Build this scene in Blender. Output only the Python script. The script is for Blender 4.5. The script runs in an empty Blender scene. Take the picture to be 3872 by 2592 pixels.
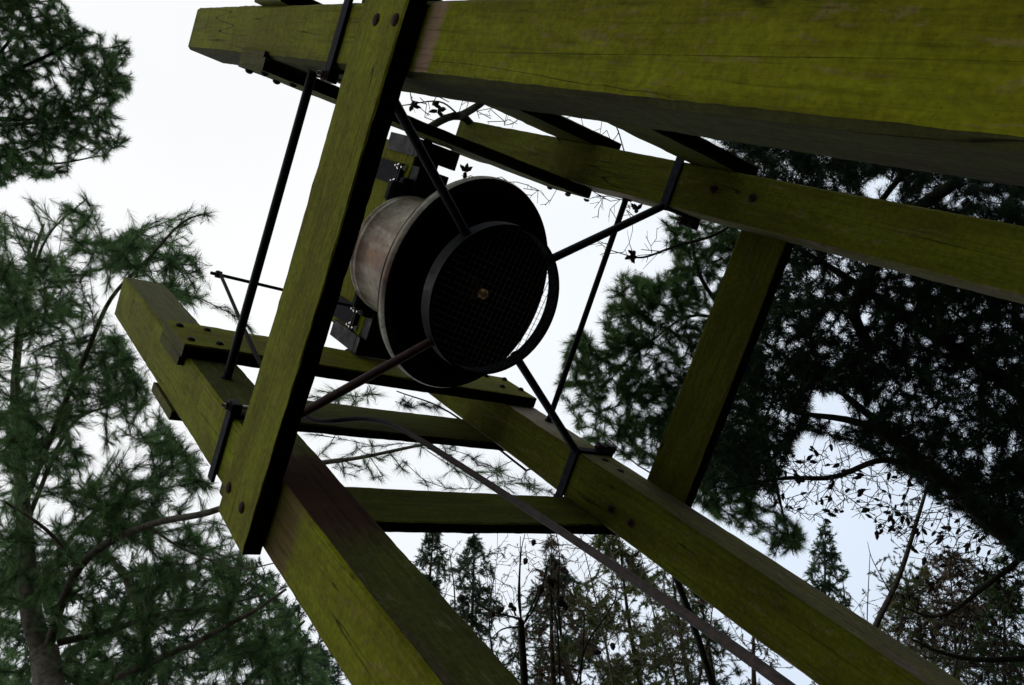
import bpy, math, random
import numpy as np
from mathutils import Matrix, Vector

random.seed(7)
rng = np.random.default_rng(7)
scene = bpy.context.scene
col = scene.collection

# ------------------------------------------------------------------ camera
EYE = 1.6                       # camera height above the forest floor
FPX = 2994.44                   # focal length in pixels of the 3872 px wide photograph
RC = np.array([[0.31867711, 0.76055752, -0.56568291],     # camera right   (world axes)
               [-0.93616527, 0.15907586, -0.31351151],    # camera down
               [-0.14845704, 0.62948163, 0.76270137]])    # view direction
cam_d = bpy.data.cameras.new('camera')
cam = bpy.data.objects.new('camera', cam_d)
col.objects.link(cam)
cam_d.sensor_width = 36.0
cam_d.lens = 36.0 * FPX / 3872.0
cam_d.clip_start = 0.05
cam_d.clip_end = 2000.0
M = Matrix.Identity(4)
for i in range(3):
    M[i][0] = RC[0][i]
    M[i][1] = -RC[1][i]
    M[i][2] = -RC[2][i]
M[2][3] = EYE
cam.matrix_world = M
scene.camera = cam

# ------------------------------------------------------------------ sky and light (overcast day)
SUN_EL, SUN_AZ = math.radians(62), math.radians(200)
world = bpy.data.worlds.new('World')
scene.world = world
world.use_nodes = True
wn, wl = world.node_tree.nodes, world.node_tree.links
wn.clear()
wout = wn.new('ShaderNodeOutputWorld')
bg = wn.new('ShaderNodeBackground')
bg.inputs['Strength'].default_value = 0.1
sky = wn.new('ShaderNodeTexSky')
sky.sky_type = 'NISHITA'
sky.sun_disc = False
sky.sun_elevation = SUN_EL
sky.sun_rotation = SUN_AZ
tc = wn.new('ShaderNodeTexCoord')
sep = wn.new('ShaderNodeSeparateXYZ')
wl.new(tc.outputs['Generated'], sep.inputs[0])
cr = wn.new('ShaderNodeValToRGB')                     # cloud layer, a little brighter and whiter to the zenith
cr.color_ramp.elements[0].position = 0.0
cr.color_ramp.elements[0].color = (0.60, 0.70, 0.84, 1)
cr.color_ramp.elements[1].position = 0.9
cr.color_ramp.elements[1].color = (0.99, 1.0, 1.0, 1)
e = cr.color_ramp.elements.new(0.45)
e.color = (0.76, 0.85, 0.97, 1)
e = cr.color_ramp.elements.new(0.72)
e.color = (0.93, 0.97, 1.0, 1)
wl.new(sep.outputs['Z'], cr.inputs['Fac'])
cnz = wn.new('ShaderNodeTexNoise')
cnz.inputs['Scale'].default_value = 2.2
cnz.inputs['Detail'].default_value = 4
wl.new(tc.outputs['Generated'], cnz.inputs['Vector'])
cmr = wn.new('ShaderNodeMapRange')
cmr.inputs['To Min'].default_value = 9.6
cmr.inputs['To Max'].default_value = 11.6
wl.new(cnz.outputs['Fac'], cmr.inputs['Value'])
cm = wn.new('ShaderNodeVectorMath'); cm.operation = 'SCALE'
wl.new(cr.outputs['Color'], cm.inputs[0]); wl.new(cmr.outputs[0], cm.inputs['Scale'])
mx = wn.new('ShaderNodeMix'); mx.data_type = 'RGBA'
mx.inputs['Factor'].default_value = 0.92
wl.new(sky.outputs['Color'], mx.inputs['A'])
wl.new(cm.outputs[0], mx.inputs['B'])
wl.new(mx.outputs['Result'], bg.inputs['Color'])
wl.new(bg.outputs[0], wout.inputs['Surface'])

sun_d = bpy.data.lights.new('sun', 'SUN')
sun_d.energy = 0.5
sun_d.angle = math.radians(30)
sun_d.color = (1.0, 0.96, 0.9)
sun = bpy.data.objects.new('sun', sun_d)
col.objects.link(sun)
# from the sky behind the photographer
sdir = Vector((math.sin(SUN_AZ) * math.cos(SUN_EL), math.cos(SUN_AZ) * math.cos(SUN_EL), math.sin(SUN_EL)))
sun.rotation_euler = sdir.to_track_quat('Z', 'Y').to_euler()
sun.location = (0, 0, 30)

scene.view_settings.view_transform = 'Standard'
scene.view_settings.look = 'None'
scene.view_settings.exposure = 0.0
scene.view_settings.gamma = 1.0
scene.view_settings.use_curve_mapping = False


# ------------------------------------------------------------------ helpers
def W(u, v, d):
    """point in the world seen at photo pixel (u, v), d metres along the view direction"""
    p = RC.T @ np.array([(u - 1936) / FPX * d, (v - 1296) / FPX * d, d])
    p[2] += EYE
    return p


def tag(o, label=None, cat=None, group=None, kind=None):
    if label: o['label'] = label
    if cat: o['category'] = cat
    if group: o['group'] = group
    if kind: o['kind'] = kind
    return o


def thing(name, loc, label, cat, group=None):
    o = bpy.data.objects.new(name, None)
    col.objects.link(o)
    o.location = loc
    o.empty_display_size = 0.2
    return tag(o, label, cat, group)


def root_of(parent):
    p = parent
    while p is not None and p.parent is not None:
        p = p.parent
    return np.array(p.location) if p is not None else np.zeros(3)


def link(name, mesh, parent=None, loc=None, rot=None):
    o = bpy.data.objects.new(name, mesh)
    col.objects.link(o)
    if parent is not None:
        o.parent = parent
    if loc is not None:
        o.location = loc
    if rot is not None:
        o.rotation_euler = rot
    return o


def mesh_np(name, co, tris, mats, midx=None, smooth=False, tone=None, quads=None):
    me = bpy.data.meshes.new(name)
    co = np.asarray(co, dtype=np.float32)
    faces = []
    loops = []
    starts = []
    n = 0
    parts = []
    if tris is not None and len(tris):
        parts.append((np.asarray(tris, dtype=np.int32), 3))
    if quads is not None and len(quads):
        parts.append((np.asarray(quads, dtype=np.int32), 4))
    nl = sum(p.size for p, k in parts)
    nf = sum(len(p) for p, k in parts)
    me.vertices.add(len(co)); me.loops.add(nl); me.polygons.add(nf)
    me.vertices.foreach_set('co', co.ravel())
    me.loops.foreach_set('vertex_index', np.concatenate([p.ravel() for p, k in parts]))
    tot = np.concatenate([np.full(len(p), k, dtype=np.int32) for p, k in parts])
    st = np.concatenate([[0], np.cumsum(tot)[:-1]]).astype(np.int32)
    me.polygons.foreach_set('loop_start', st)
    me.polygons.foreach_set('loop_total', tot)
    for m in mats: me.materials.append(m)
    if midx is not None: me.polygons.foreach_set('material_index', np.asarray(midx, dtype=np.int32))
    me.polygons.foreach_set('use_smooth', np.full(nf, smooth, dtype=bool))
    if tone is not None:
        a = me.attributes.new('tone', 'FLOAT', 'POINT')
        a.data.foreach_set('value', np.asarray(tone, dtype=np.float32))
    me.update(calc_edges=True)
    me.validate()
    return me


class MB:
    """plain mesh builder in world coordinates"""
    def __init__(s): s.v = []; s.f = []; s.m = []
    def add(s, vs, fs, m=0):
        b = len(s.v); s.v += [tuple(map(float, p)) for p in vs]
        s.f += [tuple(b + i for i in f) for f in fs]; s.m += [m] * len(fs)
    def tube(s, pts, rad, n=12, caps=True, m=0):
        pts = [np.array(p, float) for p in pts]
        if not hasattr(rad, '__len__'): rad = [rad] * len(pts)
        t = pts[1] - pts[0]; t /= np.linalg.norm(t)
        a = np.cross(t, [0, 0, 1.0])
        if np.linalg.norm(a) < 1e-3: a = np.cross(t, [1.0, 0, 0])
        a /= np.linalg.norm(a)
        vs = []
        for i, p in enumerate(pts):
            if i < len(pts) - 1: tn = pts[i + 1] - p
            else: tn = p - pts[i - 1]
            if 0 < i < len(pts) - 1: tn = (pts[i + 1] - p) / np.linalg.norm(pts[i + 1] - p) + (p - pts[i - 1]) / np.linalg.norm(p - pts[i - 1])
            tn = tn / np.linalg.norm(tn)
            a = a - tn * (a @ tn); a /= np.linalg.norm(a)
            b = np.cross(tn, a)
            for k in range(n):
                w = 2 * math.pi * k / n
                vs.append(p + rad[i] * (math.cos(w) * a + math.sin(w) * b))
        fs = []
        for i in range(len(pts) - 1):
            for k in range(n):
                fs.append((i * n + k, i * n + (k + 1) % n, (i + 1) * n + (k + 1) % n, (i + 1) * n + k))
        if caps:
            fs.append(tuple(range(n))[::-1]); fs.append(tuple((len(pts) - 1) * n + k for k in range(n)))
        s.add(vs, fs, m)
        return s
    def box(s, x0, x1, y0, y1, z0, z1, c=0.002, m=0):
        """chamfered box"""
        o = np.array([(x0 + x1) / 2, (y0 + y1) / 2, (z0 + z1) / 2]); h = np.array([abs(x1 - x0), abs(y1 - y0), abs(z1 - z0)]) / 2
        c = min(c, h.min() * .45)
        vs = []; idx = {}
        for sx in (-1, 1):
            for sy in (-1, 1):
                for sz in (-1, 1):
                    sg = np.array([sx, sy, sz])
                    for ax in range(3):
                        p = sg * (h - c); p[ax] = sg[ax] * h[ax]
                        idx[(sx, sy, sz, ax)] = len(vs); vs.append(o + p)
        fs = []
        for ax in range(3):
            b, d = (ax + 1) % 3, (ax + 2) % 3
            for sg in (-1, 1):
                q = []
                for s1, s2 in ((-1, -1), (1, -1), (1, 1), (-1, 1)):
                    k = [0, 0, 0]; k[ax] = sg; k[b] = s1; k[d] = s2
                    q.append(idx[(*k, ax)])
                fs.append(tuple(q if sg > 0 else q[::-1]))
                # edges
            for s1 in (-1, 1):
                for s2 in (-1, 1):
                    k0 = [0, 0, 0]; k0[b] = s1; k0[d] = s2; k0[ax] = -1
                    k1 = list(k0); k1[ax] = 1
                    q = [idx[(*k0, b)], idx[(*k1, b)], idx[(*k1, d)], idx[(*k0, d)]]
                    fs.append(tuple(q if s1 * s2 < 0 else q[::-1]))
        for sx in (-1, 1):
            for sy in (-1, 1):
                for sz in (-1, 1):
                    q = [idx[(sx, sy, sz, a)] for a in range(3)]
                    fs.append(tuple(q if sx * sy * sz > 0 else q[::-1]))
        s.add(vs, fs, m)
        return s
    def lathe(s, prof, c, ax, n=96, m=0):
        """prof = [(h, r)] about axis ax through c"""
        ax = np.array(ax, float); ax /= np.linalg.norm(ax)
        u = np.cross(ax, [0, 1.0, 0]); u /= np.linalg.norm(u); w = np.cross(ax, u)
        vs = []
        for h, r in prof:
            for k in range(n):
                t = 2 * math.pi * k / n
                vs.append(np.array(c) + ax * h + r * (math.cos(t) * u + math.sin(t) * w))
        fs = []
        for i in range(len(prof) - 1):
            for k in range(n):
                fs.append((i * n + k, i * n + (k + 1) % n, (i + 1) * n + (k + 1) % n, (i + 1) * n + k))
        s.add(vs, fs, m)
        return s
    def build(s, name, mats, parent=None, smooth=False, auto=None):
        if not isinstance(mats, (list, tuple)): mats = [mats]
        off = root_of(parent)
        me = bpy.data.meshes.new(name)
        me.from_pydata([tuple(np.array(p) - off) for p in s.v], [], s.f)
        for m in mats: me.materials.append(m)
        me.polygons.foreach_set('material_index', s.m)
        if smooth: me.polygons.foreach_set('use_smooth', [True] * len(me.polygons))
        me.update()
        if auto is not None and smooth:
            me.set_sharp_from_angle(angle=math.radians(auto))
        return link(name, me, parent)


# ------------------------------------------------------------------ materials
def srgb(r, g, b):
    f = lambda c: (c / 255 / 12.92) if c / 255 <= 0.04045 else ((c / 255 + 0.055) / 1.055) ** 2.4
    return (f(r), f(g), f(b), 1)


def new_mat(name):
    m = bpy.data.materials.new(name)
    m.use_nodes = True
    nt = m.node_tree
    b = nt.nodes['Principled BSDF']
    return m, nt.nodes, nt.links, b


def noise(N, L, vec, scale, detail=5, rough=0.55, dist=0.0):
    n = N.new('ShaderNodeTexNoise')
    n.inputs['Scale'].default_value = scale
    n.inputs['Detail'].default_value = detail
    n.inputs['Roughness'].default_value = rough
    n.inputs['Distortion'].default_value = dist
    L.new(vec, n.inputs['Vector'])
    return n.outputs['Fac']


def ramp(N, L, fac, stops):
    r = N.new('ShaderNodeValToRGB')
    el = r.color_ramp.elements
    el[0].position, el[0].color = stops[0][0], stops[0][1]
    el[1].position, el[1].color = stops[-1][0], stops[-1][1]
    for p, c in stops[1:-1]:
        x = el.new(p); x.color = c
    L.new(fac, r.inputs['Fac'])
    return r.outputs['Color']


def mixc(N, L, fac, a, b, mode='MIX'):
    m = N.new('ShaderNodeMix'); m.data_type = 'RGBA'; m.blend_type = mode
    if hasattr(fac, 'is_output') or hasattr(fac, 'links'): L.new(fac, m.inputs['Factor'])
    else: m.inputs['Factor'].default_value = fac
    for s, k in ((a, 'A'), (b, 'B')):
        if isinstance(s, tuple): m.inputs[k].default_value = s
        else: L.new(s, m.inputs[k])
    return m.outputs['Result']


G = lambda x: (x, x, x, 1)


def wood(name, axis, algae, bare, amount, stain=None, seed=0.0, flecks=0.5):
    """weathered green-stained timber; axis = grain direction; amount = algae cover"""
    m, N, L, b = new_mat(name)
    t = N.new('ShaderNodeTexCoord')
    mp = N.new('ShaderNodeMapping')
    s = [38.0, 38.0, 38.0]; s['XYZ'.index(axis)] = 1.6
    mp.inputs['Scale'].default_value = s
    mp.inputs['Location'].default_value = (seed, seed * 1.7, seed * .6)
    L.new(t.outputs['Object'], mp.inputs['Vector'])
    mp2 = N.new('ShaderNodeMapping')
    s = [5.0, 5.0, 5.0]; s['XYZ'.index(axis)] = 1.5
    mp2.inputs['Scale'].default_value = s
    mp2.inputs['Location'].default_value = (seed * 2, seed, seed)
    L.new(t.outputs['Object'], mp2.inputs['Vector'])
    grain = noise(N, L, mp.outputs[0], 2.2, 7, 0.65, 0.6)
    patch = noise(N, L, mp2.outputs[0], 1.3, 9, 0.62, 0.4)
    fine = noise(N, L, t.outputs['Object'], 120.0, 3, 0.6)
    mid = noise(N, L, mp2.outputs[0], 9.0, 6, 0.7, 0.3)
    al = tuple(algae[:3])
    acol = ramp(N, L, patch, [(0.25, (al[0] * .52, al[1] * .46, al[2] * .5, 1)), (0.45, (al[0] * .84, al[1] * .78, al[2] * .8, 1)),
                              (0.62, (al[0] * 1.08, al[1] * 1.08, al[2], 1)), (0.8, (al[0] * 1.25, al[1] * 1.25, al[2] * 1.0, 1))])
    ba = tuple(bare[:3])
    bcol = ramp(N, L, grain, [(0.3, (ba[0] * .45, ba[1] * .42, ba[2] * .4, 1)), (0.5, (ba[0], ba[1], ba[2], 1)), (0.75, (ba[0] * 1.5, ba[1] * 1.5, ba[2] * 1.5, 1))])
    # where the algae has gone: broad patches broken by the grain
    ad = N.new('ShaderNodeMath'); ad.operation = 'MULTIPLY_ADD'
    L.new(mid, ad.inputs[0]); ad.inputs[1].default_value = 0.55
    L.new(patch, ad.inputs[2])
    thr = ramp(N, L, ad.outputs[0], [(max(0.0, 0.92 - amount * .6 - .07), G(0)), (min(1.0, 0.92 - amount * .6 + .10), G(1))])
    c = mixc(N, L, thr, bcol, acol)
    # grain dark fibres
    gd = ramp(N, L, grain, [(0.32, G(.42)), (0.43, G(.80)), (0.53, G(1)), (0.7, G(1.10))])
    c = mixc(N, L, 0.6, c, gd, 'MULTIPLY')
    # pale scraped flecks
    mp3 = N.new('ShaderNodeMapping')
    s = [22.0, 22.0, 22.0]; s['XYZ'.index(axis)] = 6.0
    mp3.inputs['Scale'].default_value = s
    L.new(t.outputs['Object'], mp3.inputs['Vector'])
    fl = noise(N, L, mp3.outputs[0], 1.5, 6, 0.75, 1.0)
    flm = ramp(N, L, fl, [(0.575, G(0)), (0.62, G(flecks))])
    c = mixc(N, L, flm, c, (ba[0] * 1.7 + .02, ba[1] * 1.7 + .02, ba[2] * 1.6 + .01, 1))
    # dark pits
    pt = ramp(N, L, fine, [(0.28, G(.35)), (0.40, G(1))])
    c = mixc(N, L, 0.45, c, pt, 'MULTIPLY')
    # damp dark blotches and small mossy crumbs
    bl = noise(N, L, mp3.outputs[0], 0.55, 8, 0.72, 0.5)
    blm = ramp(N, L, bl, [(0.30, G(.45)), (0.42, G(.85)), (0.52, G(1))])
    c = mixc(N, L, 0.6, c, blm, 'MULTIPLY')
    cb = noise(N, L, t.outputs['Object'], 55.0, 5, 0.7)
    cbm = ramp(N, L, cb, [(0.36, G(.74)), (0.5, G(1)), (0.66, G(1.28))])
    c = mixc(N, L, 0.8, c, cbm, 'MULTIPLY')
    # long drying cracks
    mp4 = N.new('ShaderNodeMapping')
    s = [12.0, 12.0, 12.0]; s['XYZ'.index(axis)] = 0.35
    mp4.inputs['Scale'].default_value = s
    mp4.inputs['Location'].default_value = (seed + 3, seed, seed)
    L.new(t.outputs['Object'], mp4.inputs['Vector'])
    ck = noise(N, L, mp4.outputs[0], 1.0, 2, 0.4, 0.2)
    ab = N.new('ShaderNodeMath'); ab.operation = 'SUBTRACT'; L.new(ck, ab.inputs[0]); ab.inputs[1].default_value = 0.50
    ab2 = N.new('ShaderNodeMath'); ab2.operation = 'ABSOLUTE'; L.new(ab.outputs[0], ab2.inputs[0])
    ckm = ramp(N, L, ab2.outputs[0], [(0.0, G(.10)), (0.007, G(1))])
    zone = ramp(N, L, patch, [(0.46, G(0)), (0.54, G(1))])
    c2 = mixc(N, L, 1.0, c, ckm, 'MULTIPLY')
    c = mixc(N, L, zone, c, c2)
    if stain:
        # stain: (axis index, centre, half width, colour)
        sx = N.new('ShaderNodeSeparateXYZ'); L.new(t.outputs['Object'], sx.inputs[0])
        for (ai, cen, hw, colr, strength) in stain:
            mm = N.new('ShaderNodeMath'); mm.operation = 'SUBTRACT'; L.new(sx.outputs[ai], mm.inputs[0]); mm.inputs[1].default_value = cen
            m2 = N.new('ShaderNodeMath'); m2.operation = 'ABSOLUTE'; L.new(mm.outputs[0], m2.inputs[0])
            m3 = N.new('ShaderNodeMath'); m3.operation = 'MULTIPLY_ADD'; L.new(mid, m3.inputs[0]); m3.inputs[1].default_value = -hw * 1.1; L.new(m2.outputs[0], m3.inputs[2])
            sm = ramp(N, L, m3.outputs[0], [(0.0, G(strength)), (max(hw * .55, 0.002), G(0))])
            bc = mixc(N, L, 1.0, colr, gd, 'MULTIPLY')
            c = mixc(N, L, sm, c, bc)
    L.new(c, b.inputs['Base Color'])
    b.inputs['Roughness'].default_value = 0.85
    b.inputs['Specular IOR Level'].default_value = 0.06
    bp = N.new('ShaderNodeBump'); bp.inputs['Strength'].default_value = 0.7; bp.inputs['Distance'].default_value = 0.004
    L.new(grain, bp.inputs['Height'])
    bp2 = N.new('ShaderNodeBump'); bp2.inputs['Strength'].default_value = 0.35; bp2.inputs['Distance'].default_value = 0.004
    L.new(mid, bp2.inputs['Height']); L.new(bp.outputs[0], bp2.inputs['Normal'])
    L.new(bp2.outputs[0], b.inputs['Normal'])
    return m


def metal(name, c0, c1, rough=0.45, spec=0.4, scale=18, metallic=0.0, bump=0.25):
    m, N, L, b = new_mat(name)
    t = N.new('ShaderNodeTexCoord')
    n1 = noise(N, L, t.outputs['Object'], scale, 7, 0.65)
    n2 = noise(N, L, t.outputs['Object'], scale * 7, 4, 0.6)
    c = ramp(N, L, n1, [(0.35, c0), (0.65, c1)])
    sp = ramp(N, L, n2, [(0.3, G(.5)), (0.5, G(1))])
    c = mixc(N, L, 0.6, c, sp, 'MULTIPLY')
    L.new(c, b.inputs['Base Color'])
    rr = ramp(N, L, n1, [(0.3, G(rough * .8)), (0.7, G(min(1, rough * 1.3)))])
    L.new(rr, b.inputs['Roughness'])
    b.inputs['Specular IOR Level'].default_value = spec
    b.inputs['Metallic'].default_value = metallic
    bp = N.new('ShaderNodeBump'); bp.inputs['Strength'].default_value = bump; bp.inputs['Distance'].default_value = 0.002
    L.new(n2, bp.inputs['Height']); L.new(bp.outputs[0], b.inputs['Normal'])
    return m


ALG = (0.124, 0.130, 0.003, 1)          # algae on the open faces
ALG_D = (0.064, 0.068, 0.003, 1)        # darker algae green on the back posts and boards
BARE = (0.075, 0.048, 0.020, 1)
BARE_G = (0.105, 0.085, 0.055, 1)
RED = (0.035, 0.014, 0.008, 1)
M_front = {a: wood('wood_algae_' + a, a, ALG, BARE, 0.95, seed=s) for a, s in (('X', 1.0), ('Y', 4.0), ('Z', 7.0))}
M_post_front = wood('wood_post_front', 'Z', ALG, BARE, 0.85, seed=2.0,
                    stain=[(2, 3.52, 0.045, (0.26, 0.155, 0.10, 1), .8)])
M_postB_front = wood('wood_post_front_stained', 'Z', (0.132, 0.142, 0.003, 1), BARE, 0.9, seed=12.0,
                     stain=[(2, 3.50, 0.09, (0.085, 0.05, 0.02, 1), .8)])
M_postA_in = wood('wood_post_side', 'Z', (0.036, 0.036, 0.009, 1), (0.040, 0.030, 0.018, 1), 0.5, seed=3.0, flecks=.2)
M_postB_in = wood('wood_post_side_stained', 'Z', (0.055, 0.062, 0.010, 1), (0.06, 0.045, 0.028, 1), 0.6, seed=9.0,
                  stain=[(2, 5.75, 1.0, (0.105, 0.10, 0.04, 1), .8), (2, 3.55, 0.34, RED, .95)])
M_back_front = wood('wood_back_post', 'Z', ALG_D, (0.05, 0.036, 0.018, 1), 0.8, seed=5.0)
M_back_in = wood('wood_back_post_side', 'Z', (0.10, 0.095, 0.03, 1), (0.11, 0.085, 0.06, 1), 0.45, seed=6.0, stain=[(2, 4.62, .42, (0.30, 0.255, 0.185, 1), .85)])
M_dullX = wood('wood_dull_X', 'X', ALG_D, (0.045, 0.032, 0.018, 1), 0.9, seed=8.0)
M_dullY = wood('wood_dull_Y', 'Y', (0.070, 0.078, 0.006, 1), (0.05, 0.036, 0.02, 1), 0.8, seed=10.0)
M_under_shade = wood('wood_under', 'Y', (0.012, 0.010, 0.005, 1), (0.014, 0.010, 0.007, 1), 0.2, seed=11.0, flecks=0.0)  # algae-free undersides, base colour darkened to stand for their shade
M_end = wood('wood_end_grain', 'Z', (0.07, 0.07, 0.012, 1), (0.06, 0.05, 0.03, 1), 0.5, seed=13.0)
M_iron = metal('black_painted_iron', (0.004, 0.004, 0.004, 1), (0.011, 0.011, 0.012, 1), 0.6, 0.10)
M_iron_g = metal('grey_worn_iron', (0.007, 0.007, 0.009, 1), (0.022, 0.021, 0.026, 1), 0.8, 0.04, 30)
M_rust = metal('rusty_iron', (0.030, 0.016, 0.012, 1), (0.085, 0.045, 0.032, 1), 0.7, 0.3, 30, bump=0.5)
M_rustd = metal('dark_rusty_iron', (0.022, 0.013, 0.010, 1), (0.050, 0.028, 0.020, 1), 0.8, 0.06, 25, bump=0.5)
M_wire = metal('galvanised_wire', (0.035, 0.032, 0.028, 1), (0.07, 0.065, 0.06, 1), 0.5, 0.4, 60)
M_pull = metal('weathered_iron_rod', (0.010, 0.006, 0.005, 1), (0.052, 0.037, 0.030, 1), 0.65, 0.12, 35, bump=0.6)
M_zinc = metal('zinc_bolt', (0.35, 0.33, 0.31, 1), (0.5, 0.48, 0.46, 1), 0.35, 0.5, 50, metallic=0.6)
M_black = metal('flat_black', (0.004, 0.004, 0.004, 1), (0.007, 0.007, 0.007, 1), 0.9, 0.1)  # plain near-black for the bell's inner wall and crown lugs


def bell_material():
    m, N, L, b = new_mat('weathered_bell_metal')
    t = N.new('ShaderNodeTexCoord')
    n1 = noise(N, L, t.outputs['Object'], 5, 7, 0.65, 0.5)
    n2 = noise(N, L, t.outputs['Object'], 40, 5, 0.6)
    c = ramp(N, L, n1, [(0.3, (0.16, 0.115, 0.06, 1)), (0.43, (0.31, 0.27, 0.17, 1)), (0.56, (0.40, 0.385, 0.29, 1)), (0.75, (0.50, 0.49, 0.40, 1))])
    mpb = N.new('ShaderNodeMapping'); mpb.inputs['Scale'].default_value = (16, 16, 2.2)
    L.new(t.outputs['Object'], mpb.inputs['Vector'])
    n3 = noise(N, L, mpb.outputs[0], 1.0, 7, 0.7, 0.4)
    c = mixc(N, L, ramp(N, L, n3, [(0.5, G(0)), (0.62, G(.75))]), c, (0.17, 0.095, 0.045, 1))
    c = mixc(N, L, ramp(N, L, n3, [(0.32, G(.6)), (0.42, G(0))]), c, (0.10, 0.095, 0.08, 1))
    # vertical rust run down the front of the bell
    sx = N.new('ShaderNodeSeparateXYZ'); L.new(t.outputs['Object'], sx.inputs[0])
    mm = N.new('ShaderNodeMath'); mm.operation = 'ADD'; L.new(sx.outputs[0], mm.inputs[0]); mm.inputs[1].default_value = 0.015
    m2 = N.new('ShaderNodeMath'); m2.operation = 'ABSOLUTE'; L.new(mm.outputs[0], m2.inputs[0])
    m3 = N.new('ShaderNodeMath'); m3.operation = 'MULTIPLY_ADD'; L.new(n1, m3.inputs[0]); m3.inputs[1].default_value = 0.10; L.new(m2.outputs[0], m3.inputs[2])
    rm = ramp(N, L, m3.outputs[0], [(0.085, G(1)), (0.105, G(.55)), (0.22, G(.25)), (0.3, G(0))])
    rc = ramp(N, L, n1, [(0.35, (0.060, 0.028, 0.016, 1)), (0.65, (0.27, 0.12, 0.035, 1))])
    c = mixc(N, L, rm, c, rc)
    sp = ramp(N, L, n2, [(0.3, G(.45)), (0.55, G(1))])
    c = mixc(N, L, 0.75, c, sp, 'MULTIPLY')
    L.new(c, b.inputs['Base Color'])
    b.inputs['Roughness'].default_value = 0.7
    b.inputs['Metallic'].default_value = 0.0
    bp = N.new('ShaderNodeBump'); bp.inputs['Strength'].default_value = 0.2; bp.inputs['Distance'].default_value = 0.003
    L.new(n2, bp.inputs['Height']); L.new(bp.outputs[0], b.inputs['Normal'])
    return m


M_bell = bell_material()


def leaf(name, dark, light, rough=0.5, trans=0.0):
    m, N, L, b = new_mat(name)
    a = N.new('ShaderNodeAttribute'); a.attribute_name = 'tone'
    c = ramp(N, L, a.outputs['Fac'], [(0.0, dark), (1.0, light)])
    L.new(c, b.inputs['Base Color'])
    b.inputs['Roughness'].default_value = rough
    b.inputs['Specular IOR Level'].default_value = 0.12
    if trans:
        b.inputs['Transmission Weight'].default_value = 0.0
        tr = N.new('ShaderNodeBsdfTranslucent'); L.new(c, tr.inputs['Color'])
        mxs = N.new('ShaderNodeMixShader'); mxs.inputs[0].default_value = trans
        out = [n for n in N if n.type == 'OUTPUT_MATERIAL'][0]
        L.new(b.outputs[0], mxs.inputs[1]); L.new(tr.outputs[0], mxs.inputs[2]); L.new(mxs.outputs[0], out.inputs['Surface'])
    return m


def bark(name, c0, c1):
    m, N, L, b = new_mat(name)
    t = N.new('ShaderNodeTexCoord')
    n1 = noise(N, L, t.outputs['Object'], 14, 7, 0.7, 0.6)
    c = ramp(N, L, n1, [(0.35, c0), (0.65, c1)])
    L.new(c, b.inputs['Base Color'])
    b.inputs['Roughness'].default_value = 0.9
    b.inputs['Specular IOR Level'].default_value = 0.15
    bp = N.new('ShaderNodeBump'); bp.inputs['Strength'].default_value = 0.6; bp.inputs['Distance'].default_value = 0.02
    L.new(n1, bp.inputs['Height']); L.new(bp.outputs[0], b.inputs['Normal'])
    return m


M_needle = leaf('pine_needles', (0.010, 0.030, 0.008, 1), (0.12, 0.23, 0.06, 1), trans=.45)
M_needle_b = leaf('blue_pine_needles', (0.018, 0.046, 0.014, 1), (0.22, 0.38, 0.13, 1), trans=.45)
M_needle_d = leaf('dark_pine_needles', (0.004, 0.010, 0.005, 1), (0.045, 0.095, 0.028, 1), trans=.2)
M_fir = leaf('spruce_needles', (0.03, 0.062, 0.036, 1), (0.16, 0.24, 0.13, 1), trans=.45)
M_firy = leaf('yellow_green_spruce_needles', (0.06, 0.085, 0.025, 1), (0.24, 0.27, 0.09, 1), trans=.45)
M_brown = leaf('brown_dead_needles', (0.055, 0.036, 0.018, 1), (0.20, 0.135, 0.07, 1), trans=.2)
M_bark = bark('pine_bark', (0.025, 0.020, 0.014, 1), (0.09, 0.075, 0.05, 1))
M_bark_pale = bark('pale_pine_bark', (0.06, 0.05, 0.035, 1), (0.20, 0.165, 0.115, 1))
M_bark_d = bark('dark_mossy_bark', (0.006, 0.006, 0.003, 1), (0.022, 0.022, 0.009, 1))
M_cone = bark('cone_scales', (0.010, 0.007, 0.005, 1), (0.035, 0.022, 0.015, 1))


def ground_material():
    m, N, L, b = new_mat('forest_litter')
    t = N.new('ShaderNodeTexCoord')
    n1 = noise(N, L, t.outputs['Object'], 2.0, 8, 0.7)
    c = ramp(N, L, n1, [(0.3, (0.012, 0.009, 0.005, 1)), (0.6, (0.03, 0.022, 0.012, 1)), (0.8, (0.022, 0.03, 0.010, 1))])
    L.new(c, b.inputs['Base Color']); b.inputs['Roughness'].default_value = 1.0
    b.inputs['Specular IOR Level'].default_value = 0.0
    return m


# ------------------------------------------------------------------ ground
def ground():
    n = 60
    xs = np.sinh(np.linspace(-5, 5, n)) * 8
    X, Y = np.meshgrid(xs, xs, indexing='ij')
    r = np.sqrt(X ** 2 + Y ** 2)
    Z = 0.06 * np.sin(X * .9) * np.cos(Y * .7) * np.clip(r / 6, 0, 1) - 0.02 + 0.25 * np.sin(X * .13 + 1) * np.clip(r / 25, 0, 1)
    co = np.stack([X, Y, Z], -1).reshape(-1, 3)
    i = np.arange(n - 1)[:, None] * n + np.arange(n - 1)[None]
    i = i.ravel()
    q = np.stack([i, i + n, i + n + 1, i + 1], 1)
    me = mesh_np('forest_floor', co, None, [ground_material()], smooth=True, quads=q)
    o = link('forest_floor', me)
    tag(o, 'dark needle-strewn forest floor under the bell frame', kind='structure')


ground()

# ------------------------------------------------------------------ bell frame (timber)
XA0, XA1, XB0, XB1 = .2632, .468, -.9282, -1.1459
Y0, Y0B, Y1, Y1B = 1.0, 1.2053, 2.6376, 2.8541
_ph = rng.uniform(0, 10, 30)


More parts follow.
